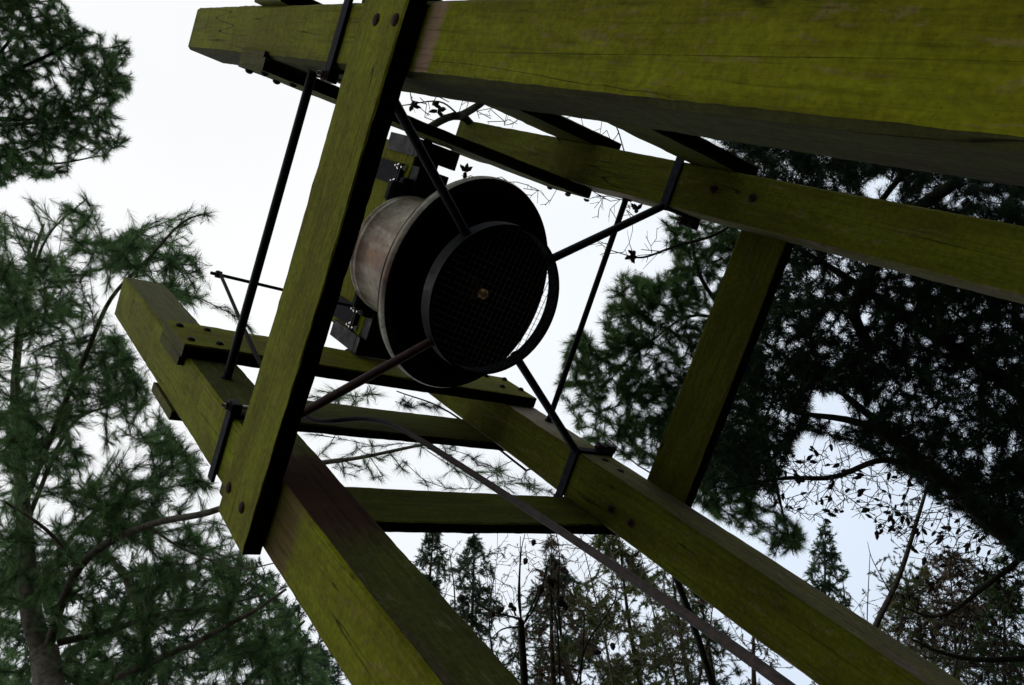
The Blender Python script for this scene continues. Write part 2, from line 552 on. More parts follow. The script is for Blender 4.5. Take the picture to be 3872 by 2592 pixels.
def wob(t, k):
    return math.sin(t * 2.3 + _ph[k % 30]) * .6 + math.sin(t * 6.1 + _ph[(k + 5) % 30]) * .3 + math.sin(t * 17 + _ph[(k + 9) % 30]) * .15


def timber(name, axis, x, y, z, mats, parent, c=0.007, amp=0.0026, top=None, seg=0.035, seed=0):
    """sawn timber between the given limits (world, z above eye level) with eased, slightly uneven arrises.
    mats: dict '-x','+x','-y','+y','-z','+z' -> material"""
    z = (z[0] + EYE, z[1] + EYE)
    lim = [x, y, z]
    ai = 'xyz'.index(axis); bi, ci = (ai + 1) % 3, (ai + 2) % 3
    b0, b1 = lim[bi]; c0, c1 = lim[ci]
    ring = [(b0 + c, c0), (b1 - c, c0), (b1, c0 + c), (b1, c1 - c), (b1 - c, c1), (b0 + c, c1), (b0, c1 - c), (b0, c0 + c)]
    sides = ['-' + 'xyz'[ci], None, '+' + 'xyz'[bi], None, '+' + 'xyz'[ci], None, '-' + 'xyz'[bi], None]
    a0, a1 = lim[ai]
    n = max(3, int((a1 - a0) / seg))
    ts = np.linspace(a0, a1, n + 1)
    names = sorted(set(m.name for m in mats.values()))
    mlist = [bpy.data.materials[k] for k in names]
    mi = {k: names.index(v.name) for k, v in mats.items()}
    vs = []; fs = []; ms = []
    jr = random.Random(seed * 7 + 1)
    for i, t in enumerate(ts):
        for k, (pb, pc) in enumerate(ring):
            p = [0, 0, 0]
            p[ai] = t
            p[bi] = pb + amp * wob(t, k // 2 * 2 + seed) + jr.gauss(0, .0006)
            p[ci] = pc + amp * wob(t + 3, k // 2 * 2 + seed + 7) + jr.gauss(0, .0006)
            if top is not None and i == n:
                p[ai] = top(p)
            vs.append(p)
    for i in range(n):
        for k in range(8):
            fs.append((i * 8 + k, i * 8 + (k + 1) % 8, (i + 1) * 8 + (k + 1) % 8, (i + 1) * 8 + k))
            s = sides[k] or sides[k - 1]
            ms.append(mi[s])
    fs.append(tuple(range(8))[::-1]); ms.append(mi['-' + axis])
    fs.append(tuple(n * 8 + k for k in range(8))); ms.append(mi['+' + axis])
    off = root_of(parent)
    me = bpy.data.meshes.new(name)
    me.from_pydata([tuple(np.array(p) - off) for p in vs], [], fs)
    for m in mlist: me.materials.append(m)
    me.polygons.foreach_set('material_index', ms)
    me.update()
    return link(name, me, parent)


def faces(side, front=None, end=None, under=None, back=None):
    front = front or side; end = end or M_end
    return {'-x': side, '+x': side, '-y': front, '+y': back or side, '-z': under or M_under_shade, '+z': end}


frame = thing('bell_tower', (-.33, 1.93, 0), 'tall green-stained timber frame of four square posts and bolted rails', 'bell tower')
zt = 4.37
top_slope = lambda p: zt + EYE + (-.09 * max(0, (1.03 - p[1]) / .03) if p[1] < 1.1 else 0)
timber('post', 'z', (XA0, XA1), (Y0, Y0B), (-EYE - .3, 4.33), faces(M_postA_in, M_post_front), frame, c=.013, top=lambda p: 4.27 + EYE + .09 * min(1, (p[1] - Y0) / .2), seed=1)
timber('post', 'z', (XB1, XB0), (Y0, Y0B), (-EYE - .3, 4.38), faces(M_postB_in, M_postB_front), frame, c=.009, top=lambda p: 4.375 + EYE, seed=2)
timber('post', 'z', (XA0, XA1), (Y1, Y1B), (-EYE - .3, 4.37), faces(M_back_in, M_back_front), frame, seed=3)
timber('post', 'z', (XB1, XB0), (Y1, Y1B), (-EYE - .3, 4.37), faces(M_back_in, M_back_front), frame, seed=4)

fX = lambda front: {'-x': M_end, '+x': M_end, '-y': front, '+y': M_dullX, '-z': M_under_shade, '+z': M_dullX}
front_board = timber('cross_board', 'x', (-1.150, .62), (.940, .998), (1.986, 2.243), fX(M_front['X']), frame, c=.004, amp=.0028, seg=.03, seed=5)
# slanted outer end of the front board
for v in front_board.data.vertices:
    w = v.co.z + 0
    if v.co.x + (-.33) < -1.10:
        v.co.x += (v.co.z - (2.11 + EYE)) * .05 - .003
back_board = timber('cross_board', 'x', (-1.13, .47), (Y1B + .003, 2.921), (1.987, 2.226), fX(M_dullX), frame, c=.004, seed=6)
fY = lambda inner, outer=None: {'-x': inner, '+x': inner, '-y': M_end, '+y': M_end, '-z': M_under_shade, '+z': M_dullY}
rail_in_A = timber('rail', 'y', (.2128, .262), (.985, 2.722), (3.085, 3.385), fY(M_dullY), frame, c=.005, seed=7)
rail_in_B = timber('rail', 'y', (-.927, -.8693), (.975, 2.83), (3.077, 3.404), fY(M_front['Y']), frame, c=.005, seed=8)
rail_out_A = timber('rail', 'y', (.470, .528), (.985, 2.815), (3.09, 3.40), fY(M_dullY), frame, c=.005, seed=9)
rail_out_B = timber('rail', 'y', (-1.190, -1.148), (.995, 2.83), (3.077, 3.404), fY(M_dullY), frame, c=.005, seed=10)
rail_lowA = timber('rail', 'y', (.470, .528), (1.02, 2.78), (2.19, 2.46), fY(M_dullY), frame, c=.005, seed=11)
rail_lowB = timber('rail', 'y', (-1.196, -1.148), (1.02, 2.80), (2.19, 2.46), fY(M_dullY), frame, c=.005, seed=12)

# notched end pieces of the upper rails that lap the corner of the front posts
timber('housed_block', 'y', (.2625, .287), (.984, .9985), (3.11, 3.385), fY(M_end), frame, c=.003, seed=13)
timber('housed_block', 'y', (-.965, -.9275), (.974, .9985), (3.10, 3.404), fY(M_front['Y']), frame, c=.003, seed=14)


def catmull(P, n=8):
    P = [np.array(p, float) for p in P]
    Q = [2 * P[0] - P[1]] + P + [2 * P[-1] - P[-2]]
    out = []
    for i in range(1, len(Q) - 2):
        for k in range(n):
            t = k / n
            a, b_, c_, d_ = Q[i - 1], Q[i], Q[i + 1], Q[i + 2]
            out.append(.5 * ((2 * b_) + (-a + c_) * t + (2 * a - 5 * b_ + 4 * c_ - d_) * t * t + (-a + 3 * b_ - 3 * c_ + d_) * t ** 3))
    out.append(P[-1])
    return out


def dome_mesh(name, r, h, mat, n=14):
    co = []; q = []
    prof = [(r, 0), (r * 1.0, h * .25), (r * .86, h * .6), (r * .5, h * .9), (0.0001, h)]
    for (rr, hh) in prof:
        for k in range(n):
            t = 2 * math.pi * k / n
            co.append((rr * math.cos(t), rr * math.sin(t), hh))
    for i in range(len(prof) - 1):
        for k in range(n):
            q.append((i * n + k, i * n + (k + 1) % n, (i + 1) * n + (k + 1) % n, (i + 1) * n + k))
    me = bpy.data.meshes.new(name); me.from_pydata(co, [], q); me.materials.append(mat)
    me.polygons.foreach_set('use_smooth', [True] * len(q)); me.update()
    return me


def nut_mesh(name, mat, r=.017, h=.014):
    b = MB()
    b.tube([(0, 0, 0), (0, 0, .004)], r * 1.45, 18)
    b.tube([(0, 0, .0035), (0, 0, h)], r, 6)
    b.tube([(0, 0, h - .001), (0, 0, h + .012)], r * .5, 10)
    me = bpy.data.meshes.new(name); me.from_pydata(b.v, [], b.f); me.materials.append(mat); me.update()
    return me


BOLT = dome_mesh('bolt', .018, .010, M_rustd)
BOLT_K = dome_mesh('bolt', .016, .014, M_iron)
NUT = nut_mesh('nut', M_rustd, .0135, .012)
NUT_Z = nut_mesh('nut', M_zinc, .010, .010)
ROT = {'-y': (math.pi / 2, 0, 0), '+x': (0, math.pi / 2, 0), '-x': (0, -math.pi / 2, 0), '+y': (-math.pi / 2, 0, 0), '-z': (math.pi, 0, 0), '+z': (0, 0, 0)}


def bolt(mesh, parent, p, d, name='bolt'):
    p = np.array(p, float); p[2] += EYE
    return link(name, mesh, parent, tuple(p - root_of(parent)), ROT[d])


for x, z in ((.386, 2.136), (.386, 2.022), (-1.054, 2.205), (-1.054, 2.075)):
    bolt(BOLT, front_board, (x, .941, z), '-y')
posts = [o for o in frame.children if o.name.startswith('post')]
for x, z in ((.379, 2.262), (.379, 2.055)): bolt(NUT, posts[2], (x, Y1, z), '-y', 'nut')
for x, z in ((-1.062, 2.177), (-1.062, 2.05)): bolt(NUT, posts[3], (x, Y1, z), '-y', 'nut')
for y, z in ((2.752, 2.41), (2.742, 2.29)): bolt(BOLT, posts[3], (XB0, y, z), '+x')
for y in (1.015, 1.13, 2.668, 2.80):
    for z in ((3.143, 3.33) if y < 2 else (3.19, 3.35)):
        bolt(BOLT_K, rail_in_B, (-.8693, y, z), '+x')
        bolt(BOLT_K, rail_in_A, (.2128, y, z), '-x')

# iron tie rods
b = MB(); b.tube([(XA0 + .01, 1.10, 2.90 + EYE), (XB0 - .01, 1.10, 2.885 + EYE)], .0165, 20); b.build('tie_rod', M_iron, frame, True, 40)
b = MB(); b.tube([(XA0 + .01, 2.79, 2.90 + EYE), (XB0 - .01, 2.79, 2.893 + EYE)], .0150, 20); b.build('tie_rod', M_iron, frame, True, 40)
for x, y in ((XB0, 1.10), (XA0, 1.10), (XB0, 2.79), (XA0, 2.79)):
    s = 1 if x < 0 else -1
    b = MB(); b.tube([(x - s * .002, y, 2.89 + EYE), (x + s * .006, y, 2.89 + EYE)], .024, 20); b.build('rod_collar', M_iron, frame, True, 40)

# ------------------------------------------------------------------ safety guard: ring, grille, struts, clamps
guard = thing('guard_ring', (-.33, 1.90, 2.46 + EYE), 'black iron hoop with wire mesh on four struts below the bell mouth', 'guard ring')
RCN = np.array([-.33, 1.895, 2.462 + EYE]); RR = .307
b = MB()
b.lathe([(0, RR), (.062, RR), (.062, RR - .011), (0, RR - .011), (0, RR)], RCN, (0, 0, 1), 96)
b.build('hoop', M_iron, guard, True, 30)
b = MB()
phi = math.radians(8)
cx, sx = math.cos(phi), math.sin(phi)
R2 = RR - .009
for k in range(-12, 13):
    o = k * .0248
    if abs(o) >= R2: continue
    l = math.sqrt(R2 * R2 - o * o)
    for (du, dv, zz) in (((cx, sx), (-sx, cx), .004), ((-sx, cx), (cx, sx), .0062)):
        p0 = RCN + np.array([du[0] * -l + dv[0] * o, du[1] * -l + dv[1] * o, zz])
        p1 = RCN + np.array([du[0] * l + dv[0] * o, du[1] * l + dv[1] * o, zz])
        pm = (p0 + p1) / 2 + np.array([0, 0, -.002])
        b.tube([p0, pm, p1], .0014 if zz < .005 else .0008, 5)
gr = b.build('wire_mesh', M_wire, guard)
gr['kind'] = 'stuff'
zs = 2.497 + EYE
corners = {'A': (XA0, Y0B), 'B': (XB0, Y0B), 'C': (XA0, Y1), 'D': (XB0, Y1)}
for k, (px, py) in corners.items():
    d = np.array([px + .33, py - 1.895, 0]); d /= np.linalg.norm(d)
    ang = {'A': -45, 'B': 225, 'C': 45, 'D': 135}[k]
    st = RCN + np.array([math.cos(math.radians(ang)), math.sin(math.radians(ang)), 0]) * (RR - .003); st[2] = zs
    en = np.array([px, py, zs])
    b = MB(); b.tube([st, en], .0175, 18)
    o = b.build('strut', M_rust if k == 'B' else M_iron, guard, True, 40)
    if k == 'B': o['label'] = 'rusty reddish-brown strut'
    b = MB(); b.lathe([(-.02, .021), (-.004, .0245), (.008, .021)], st, d, 16); b.build('weld_collar', M_iron, guard, True, 40)

cl_z0, cl_z1 = 2.470 + EYE, 2.516 + EYE
for (x0, x1, ya, yb, nm) in ((XA0, XA1, Y0, Y0B, 'A'), (XB1, XB0, Y0, Y0B, 'B'), (XA0, XA1, Y1, Y1B, 'C'), (XB1, XB0, Y1, Y1B, 'D')):
    t = .012; g = .0015
    cl = MB()
    cl.box(x0 - .02, x1 + .02, ya - g - t, ya - g, cl_z0, cl_z1, .002)
    clo = cl.build('clamp', M_iron_g, guard)
    cl = MB()
    cl.box(x0 - .02, x1 + .02, yb + g, yb + g + t, cl_z0, cl_z1, .002)
    cl.build('clamp', M_iron_g, guard)
    inner = x1 if x0 < -.5 else x0
    s = 1 if inner == x1 else -1
    cl = MB()
    cl.box(inner + s * g, inner + s * (g + t), ya - g, yb + g, cl_z0 + .001, cl_z1 - .001, .002)
    cl.build('clamp', M_iron_g, guard)
    outer = x0 if inner == x1 else x1
    zm = (cl_z0 + cl_z1) / 2
    if nm in 'AB':
        spots = [(inner, s, ya - g - t - .004, ya + .02, ya + .062)]
    else:
        spots = [(inner, s, yb - .03, yb + g + t + .004, yb - .08), (outer, -s, ya - g - t - .004, ya + .02, ya + .05)]
    for xx, sg, l0, l1, l2 in spots:
        for a0, a1 in ((l0, l1), (l2, l2 + .02)):
            lug = MB(); lug.box(xx + sg * .0145, xx + sg * .05, a0, a1, cl_z0 - .004, cl_z1 + .004, .003)
            lug.build('clamp_lug', M_iron, guard)
        e0, e1 = min(l0, l2) - .02, max(l1, l2 + .02) + .012
        rod = MB(); rod.tube([(xx + sg * .034, e0, zm), (xx + sg * .034, e1, zm)], .0075, 12)
        rod.build('clamp_bolt', M_zinc, guard, True, 40)
        bolt(NUT, guard, (xx + sg * .034, min(l0, l2), zm - EYE), '-y', 'nut')

# ------------------------------------------------------------------ the bell with its headstock
NB = np.array([-.005, -.181, 1.0]); NB /= np.linalg.norm(NB)
CB = np.array([-.337, 1.995, 2.79 + EYE])
bell = thing('bell', tuple(CB), 'large weathered grey bell, rust run down its side, slung from a timber headstock', 'bell')
b = MB()
outer = [(0.0, .469), (.012, .475), (.030, .474), (.036, .468), (.044, .463), (.050, .466), (.056, .458), (.075, .432), (.11, .392), (.16, .352), (.22, .322),
         (.30, .301), (.38, .291), (.46, .286), (.468, .291), (.478, .291), (.484, .285), (.50, .284), (.508, .288), (.516, .286), (.53, .272), (.555, .235), (.575, .17), (.582, .06), (.583, .001)]
b.lathe(outer, CB, NB, 128)
body = b.build('body', M_bell, bell, True, 50)
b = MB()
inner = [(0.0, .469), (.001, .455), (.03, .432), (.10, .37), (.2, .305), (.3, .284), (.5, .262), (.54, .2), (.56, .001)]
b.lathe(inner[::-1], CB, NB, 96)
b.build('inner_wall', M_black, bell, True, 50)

# raised letters band round the lip reads only as small marks: one joined relief part
b = MB()
ax = NB; u_ = np.cross(ax, [0, 1.0, 0]); u_ /= np.linalg.norm(u_); w_ = np.cross(ax, u_)
rr_ = random.Random(3)
for k in range(46):
    t = 2 * math.pi * k / 46 + rr_.uniform(-.02, .02)
    h = .098
    r = .404
    n_ = math.cos(t) * u_ + math.sin(t) * w_
    tg = -math.sin(t) * u_ + math.cos(t) * w_
    c0 = CB + ax * h + n_ * r
    wd = rr_.uniform(.006, .012); ht = rr_.uniform(.006, .010)
    up = ax * .82 - n_ * .55; up /= np.linalg.norm(up)
    nn = np.cross(up, tg); nn = nn if nn @ n_ > 0 else -nn
    for (a0, a1, c0_, c1_) in ((-wd, -wd + .004, -ht, ht), (wd - .004, wd, -ht, ht if rr_.random() < .6 else 0), (-wd, wd, -.002, .002)):
        vs = []
        for dn in (-.006, .004):
            for (aa, cc) in ((a0, c0_), (a1, c0_), (a1, c1_), (a0, c1_)):
                vs.append(c0 + tg * aa + up * cc + nn * dn)
        b.add(vs, [(0, 1, 2, 3), (4, 7, 6, 5), (0, 4, 5, 1), (1, 5, 6, 2), (2, 6, 7, 3), (3, 7, 4, 0)])
rl = b.build('relief_marks', M_bell, bell); rl['kind'] = 'stuff'

hs0, hs1 = 3.355, 3.78
hsy0, hsy1 = 1.845, 1.985
head = timber('headstock', 'x', (-.800, .165), (hsy0, hsy1), (hs0, hs1), {'-x': M_end, '+x': M_end, '-y': M_front['X'], '+y': M_dullX, '-z': M_under_shade, '+z': M_dullX}, bell, c=.006, seed=15)
head.location = (0, 0, 0)
for x0, x1 in ((-.765, -.655), (-.035, .068)):
    zb = hs0 + .085 + EYE
    b = MB()
    b.box(x0, x1, hsy0 - .010, hsy0 - .0015, zb, hs1 + .012 + EYE, .002)
    b.build('strap', M_iron_g, bell); b = MB()
    b.box(x0, x1, hsy0 - .0012, hsy1 + .010, hs1 + .002 + EYE, hs1 + .011 + EYE, .002)
    b.build('strap', M_iron_g, bell); b = MB()
    b.box(x0, x1, hsy1 + .0015, hsy1 + .010, zb, hs1 + .0 + EYE, .002)
    b.build('strap', M_iron_g, bell)
    for xx in (x0 + .014, x1 - .014):
        bolt(NUT_Z, bell, (xx, hsy0 - .010, hs0 + .097), '-y', 'nut')
        bolt(NUT_Z, bell, (xx, hsy0 - .004, hs0 + .045), '-y', 'nut')
    for zz in (hs0 + .078, hs0 + .060):
        b = MB(); b.box(x0 - .004, x1 + .004, hsy0 - .024, hsy0 - .0015, zz - .010 + EYE, zz + EYE, .002); b.build('bearer_bar', M_iron, bell)
    b = MB(); b.box(x0 - .012, x1 + .012, hsy0 + .004, hsy1 + .03, hs0 - .075 + EYE, hs0 - .0015 + EYE, .003); b.build('bearer_plate', M_iron, bell)
# end plates with gudgeons resting on the rails
for xe, sg in ((.118, 1), (-.775, -1)):
    b = MB()
    xa, xb = (xe, xe + sg * .085)
    b.box(min(xa, xb), max(xa, xb), hsy0 - .012, hsy0 - .002, hs0 - .0012 + EYE, 3.63 + EYE, .002)
    b.build('end_plate', M_iron, bell)
    b = MB(); b.box(min(xa, xb), max(xa, xb), hsy0 - .012, hsy1 + .07, hs0 - .042 + EYE, hs0 - .0035 + EYE, .002)
    b.build('end_plate', M_iron, bell)
    b = MB()
    x2 = .262 if sg > 0 else -.925
    b.tube([(xe, 1.93, hs0 + .07 + EYE), (x2, 1.93, hs0 + .07 + EYE)], .022, 20)
    b.build('gudgeon', M_iron, bell, True, 40)
    b = MB()
    xc = .236 if sg > 0 else -.897
    b.box(xc - .022, xc + .022, 1.85, 2.03, (3.387 if sg > 0 else 3.406) + EYE, 3.47 + EYE, .01)
    b.build('bearing', M_iron, frame)
# crown plate and its bowed iron arms between beam and bell
for xs, sg in ((-.06, 1), (-.585, -1)):
    # forged crown lugs standing out from under the beam
    b = MB(); b.box(xs - .055, xs + .045, 1.75, 1.84, 3.300 + EYE, 3.352 + EYE, .022)
    b.box(xs - .085, xs + .075, 1.80, 1.95, 3.296 + EYE, 3.350 + EYE, .012); b.build('crown_lug', M_black, bell)
# clapper
b = MB()
p0 = CB + NB * .55; p1 = np.array([-.345, 1.985, 2.74 + EYE])
pm = p0 * .3 + p1 * .7
b.tube([p0, pm, p1], [.012, .015, .018], 12)
b.build('clapper', M_rustd, bell, True)
b = MB()
dcl = (p1 - p0) / np.linalg.norm(p1 - p0)
b.lathe([(-.16, .016), (-.12, .035), (-.08, .052), (-.04, .05), (0, .034), (.03, .022), (.03, .001)], p1 + dcl * 0, dcl, 24)
b.build('clapper_ball', M_rustd, bell, True, 60)
m_tan, N_, L_, b_ = new_mat('tan_leather')
t_ = N_.new('ShaderNodeTexCoord'); n_ = noise(N_, L_, t_.outputs['Object'], 60, 5)
L_.new(ramp(N_, L_, n_, [(0.35, (0.25, 0.11, 0.03, 1)), (0.6, (0.80, 0.48, 0.17, 1))]), b_.inputs['Base Color'])
b_.inputs['Roughness'].default_value = 0.7
b = MB(); b.lathe([(.026, .0205), (.05, .021), (.058, .014), (.058, .001)], p1, dcl, 20)
b.build('leather_pad', m_tan, bell, True, 50)
# lever arm reaching forward from the headstock
b = MB(); b.tube([(-.668, hsy0 + .02, 3.50 + EYE), (-.652, 1.135, 3.50 + EYE)], .0075, 12); b.build('lever', M_iron_g, bell, True, 40)
b = MB(); b.lathe([(-.012, .016), (.012, .016)], (-.652, 1.17, 3.50 + EYE), (0, 1, .001), 16); b.tube([(-.652, 1.158, 3.5 + EYE), (-.652, 1.182, 3.5 + EYE)], .016, 6); b.build('lever_nut', M_rustd, bell)

# ------------------------------------------------------------------ bell pull (iron rod with a bend)
pull = thing('bell_pull', (-.55, 1.18, 1.6), 'thin rusty iron pull rod with a double bend hanging from the bell lever', 'bell pull')


hp = [(-.652, 1.17, 3.5 + EYE), (-.658, 1.176, 3.46 + EYE)]
pts = catmull([hp[0], hp[1], W(975, 1356, 3.17), W(1065, 1480, 3.06), W(1128, 1546, 2.98), W(1185, 1587, 2.93), W(1255, 1592, 2.9), W(1370, 1584, 2.88), W(1475, 1603, 2.8), W(1600, 1672, 2.62),
               W(1850, 1832, 2.25), W(2133, 2017, 1.86), W(2500, 2262, 1.5), W(2800, 2468, 1.28), W(3240, 2790, 1.05)], 8)
nrad = len(pts)
pts.append(np.array([-.47, 1.12, 1.55]))
b = MB(); b.tube(pts, [.0075 if i < 14 else .0098 for i in range(len(pts))], 14)
b.build('pull_rod', M_pull, pull, True, 60)
b = MB(); b.tube([pts[-1], pts[-1] - np.array([0, 0, .16])], .02, 14); b.build('pull_handle', M_rust, pull, True, 40)

# ------------------------------------------------------------------ trees
class Tree:
    """skeleton grown toward sampled tips, with needle tufts; one mesh for wood, one for the foliage"""
    def __init__(s, name, base, label, cat, group=None, wood=None, leafmat=None):
        s.root = thing(name, tuple(base), label, cat, group)
        s.base = np.array(base, float)
        s.segs = []        # p0,p1,r0,r1
        s.nodes = []       # positions
        s.nr = []
        s.ndir = []
        s.tuft = []        # (pos,dir,len)
        s.woodm, s.leafm = wood or M_bark, leafmat or M_needle
        s.cones = []

    def limb(s, pts, r0, r1, smooth=6):
        P = catmull(pts, smooth) if smooth else [np.array(p, float) for p in pts]
        L = len(P)
        for i in range(L - 1):
            t0, t1 = i / (L - 1), (i + 1) / (L - 1)
            s.segs.append((P[i], P[i + 1], r0 + (r1 - r0) * t0, r0 + (r1 - r0) * t1))
        for i in range(L):
            s.nodes.append(P[i]); s.nr.append(r0 + (r1 - r0) * i / (L - 1))
            d = P[min(i + 1, L - 1)] - P[max(i - 1, 0)]
            s.ndir.append(d / (np.linalg.norm(d) + 1e-9))

    def grow(s, tips, rtip=.003, jit=.12, tuftlen=.12, out=None, maxd=1e9, k_side=2, step=.25, side_len=.7, droop=0.0):
        """connect every tip to the nearest node, nearest first; add side shoots"""
        tips = np.asarray(tips, float)
        nd = np.array(s.nodes)
        if len(tips) == 0: return
        d0 = np.array([np.min(np.linalg.norm(nd - t, axis=1)) for t in tips])
        order = np.argsort(d0)
        cap = len(s.nodes) + len(tips) * 4 + 10
        A = np.zeros((cap, 3)); n = len(s.nodes); A[:n] = nd
        D = np.zeros((cap, 3)); D[:n] = np.array(s.ndir)
        Rr = np.zeros(cap); Rr[:n] = s.nr
        for ti in order:
            t = tips[ti]
            v = t - A[:n]
            dist = np.linalg.norm(v, axis=1) + 1e-6
            al = np.einsum('ij,ij->i', v, D[:n]) / dist
            i = int(np.argmin(dist * (1.25 - .45 * al)))
            if dist[i] > maxd: continue
            p = A[i].copy(); L = dist[i]
            k = int(min(4, max(1, L / step)))
            r0 = max(rtip, min(Rr[i] * .6, rtip + L * .009))
            bend = rng.normal(0, 1, 3) * L * jit + D[i] * L * .18
            prev = p
            for q in range(1, k + 1):
                f = q / k
                cur = p + (t - p) * f + bend * math.sin(f * math.pi) + np.array([0, 0, -droop * L * f * (1 - f)])
                ra, rb = r0 + (rtip - r0) * (q - 1) / k, r0 + (rtip - r0) * q / k
                s.segs.append((prev, cur, ra, rb))
                dd = cur - prev; dd = dd / (np.linalg.norm(dd) + 1e-9)
                if n < cap:
                    A[n] = cur; D[n] = dd; Rr[n] = rb; n += 1
                last = dd; prev = cur
            if tuftlen > 0:
                s.tuft.append((t, last, tuftlen * rng.uniform(.75, 1.3)))
                for q in range(k_side):
                    f = rng.uniform(.35, .98)
                    sp = prev - last * (L / k) * (1 - f) * .9
                    sd = last + rng.normal(0, .62, 3); sd /= np.linalg.norm(sd)
                    sl = tuftlen * side_len * rng.uniform(.7, 1.3)
                    e_ = sp + sd * sl * .6
                    s.segs.append((sp, e_, rtip * .8, rtip * .6))
                    s.tuft.append((e_, sd, sl))
        s.nodes = [a for a in A[:n]]; s.ndir = [a for a in D[:n]]; s.nr = list(Rr[:n])

    def build_wood(s, n=5, name='trunk'):
        S = s.segs
        if not S: return
        p0 = np.array([a[0] for a in S]); p1 = np.array([a[1] for a in S])
        r0 = np.array([a[2] for a in S]); r1 = np.array([a[3] for a in S])
        big = r0 > .02
        cos, qs, off = [], [], 0
        for mask, nn in ((big, 10), (~big, 4)):
            if not mask.any(): continue
            a, b, ra, rb = p0[mask], p1[mask], r0[mask], r1[mask]
            t = b - a; t /= (np.linalg.norm(t, axis=1, keepdims=True) + 1e-9)
            ref = np.where(np.abs(t[:, 2:3]) > .9, np.array([[1.0, 0, 0]]), np.array([[0, 0, 1.0]]))
            u = np.cross(t, ref); u /= np.linalg.norm(u, axis=1, keepdims=True)
            w = np.cross(t, u)
            th = np.arange(nn) * 2 * np.pi / nn
            c_, s_ = np.cos(th)[None, :, None], np.sin(th)[None, :, None]
            ringv = c_ * u[:, None] + s_ * w[:, None]
            A = a[:, None] + ringv * ra[:, None, None]
            B = b[:, None] + ringv * rb[:, None, None] + t[:, None] * (rb[:, None, None] * .3)
            m = len(a)
            co = np.concatenate([A, B], 1).reshape(-1, 3)
            k = np.arange(nn)
            q = np.stack([k, (k + 1) % nn, (k + 1) % nn + nn, k + nn], 1)
            Q = (np.arange(m)[:, None, None] * (2 * nn) + q[None]).reshape(-1, 4) + off
            cos.append(co); qs.append(Q); off += len(co)
        me = mesh_np(name, np.concatenate(cos) - s.base, None, [s.woodm], smooth=True, quads=np.concatenate(qs))
        link(name, me, s.root)

    def build_needles(s, per=60, nl=.10, w=.0022, spread=.75, tone=(.2, .8), name='crown', mat=None, along=.75, keep=None):
        T = s.tuft
        if not T: return
        pos = np.array([a[0] for a in T]); dr = np.array([a[1] for a in T]); ln = np.array([a[2] for a in T])
        m = len(T)
        idx = np.repeat(np.arange(m), per)
        n = len(idx)
        f = rng.uniform(0, 1, n)
        d = dr[idx]
        base = pos[idx] - d * (ln[idx] * along * f)[:, None]
        ref = rng.normal(0, 1, (n, 3))
        pr = ref - d * np.einsum('ij,ij->i', ref, d)[:, None]
        pr /= np.linalg.norm(pr, axis=1, keepdims=True)
        sp = spread * rng.uniform(.5, 1.3, n) * (.55 + .75 * f)
        nd = d * np.cos(sp)[:, None] + pr * np.sin(sp)[:, None]
        L = nl * rng.uniform(.7, 1.15, n) * np.clip(ln[idx] / np.mean(ln), .6, 1.4)
        nd[:, 2] -= .10
        tip = base + nd * L[:, None]
        side = np.cross(nd, rng.normal(0, 1, (n, 3))); side /= np.linalg.norm(side, axis=1, keepdims=True)
        co = np.stack([base - side * w * .5, base + side * w * .5, tip], 1).reshape(-1, 3)
        tris = np.arange(n * 3).reshape(-1, 3)
        tt = (tone[0] + (tone[1] - tone[0]) * rng.random(m) ** 1.4)[idx] + rng.normal(0, .10, n)
        me = mesh_np(name, co - s.base, tris, [mat or s.leafm], tone=np.repeat(np.clip(tt, 0, 1), 3))
        o = link(name, me, s.root)
        return o


def poly_sample(poly, n, d0, d1, power=1.0, keep=None):
    """random world points inside a photo-space outline, at real depths d0..d1"""
    poly = np.array(poly, float)
    lo, hi = poly.min(0), poly.max(0)
    out = []
    x, y = poly[:, 0], poly[:, 1]
    x2, y2 = np.roll(x, -1), np.roll(y, -1)
    while len(out) < n:
        q = rng.uniform(lo, hi)
        c = ((y > q[1]) != (y2 > q[1])) & (q[0] < (x2 - x) * (q[1] - y) / (y2 - y + 1e-9) + x)
        if c.sum() % 2 == 0: continue
        if keep is not None and rng.random() > keep(*q): continue
        out.append(W(q[0], q[1], rng.uniform(d0, d1)))
    return np.array(out)


def down(p, dz=0.0):
    """the trunk carried on to the forest floor below p"""
    return np.array([p[0], p[1], -0.3])


def clumps(u, v, s=170.0, seed=0.0, lo=.25):
    """patchy density: clumps and gaps"""
    a = math.sin(u / s + seed) * math.sin(v / s * 1.13 + seed * 2.1) + .6 * math.sin((u + v) / s * 1.9 + seed) * math.sin((u - v) / s * 1.6 + 2 * seed)
    return lo + (1 - lo) * (1 / (1 + math.exp(-4 * a)))


# --- 1. pine overhead at the top left
g = W(-900, 700, 11); base = np.array([g[0] - 1.5, g[1] - .5, 0])
t = Tree('pine_tree', base, 'dense dark green pine crown in the top left corner of the sky', 'pine tree', leafmat=M_needle_b, wood=M_bark_d)
t.limb([base + [0, 0, -.3], base + [0.05, .1, 5], base + [.1, 0, 9], base + [0.2, .1, 13]], .2, .06)
hub = W(-250, 480, 11)
t.limb([base + [.1, 0, 9.2], (base + [.1, 0, 9.2]) * .4 + hub * .6 + [0, 0, .4], hub, W(80, 450, 11)], .08, .03)
t.limb([hub, W(0, 300, 10.6), W(200, 200, 10.5), W(330, 120, 10.6)], .035, .01)
t.limb([hub, W(80, 470, 11), W(260, 430, 11.2), W(420, 340, 11.2)], .03, .008)
t.limb([hub, W(40, 600, 11.4), W(200, 620, 11.5), W(380, 590, 11.5)], .03, .008)
t.limb([hub, W(60, 120, 11.4), W(100, -80, 11.5)], .03, .01)
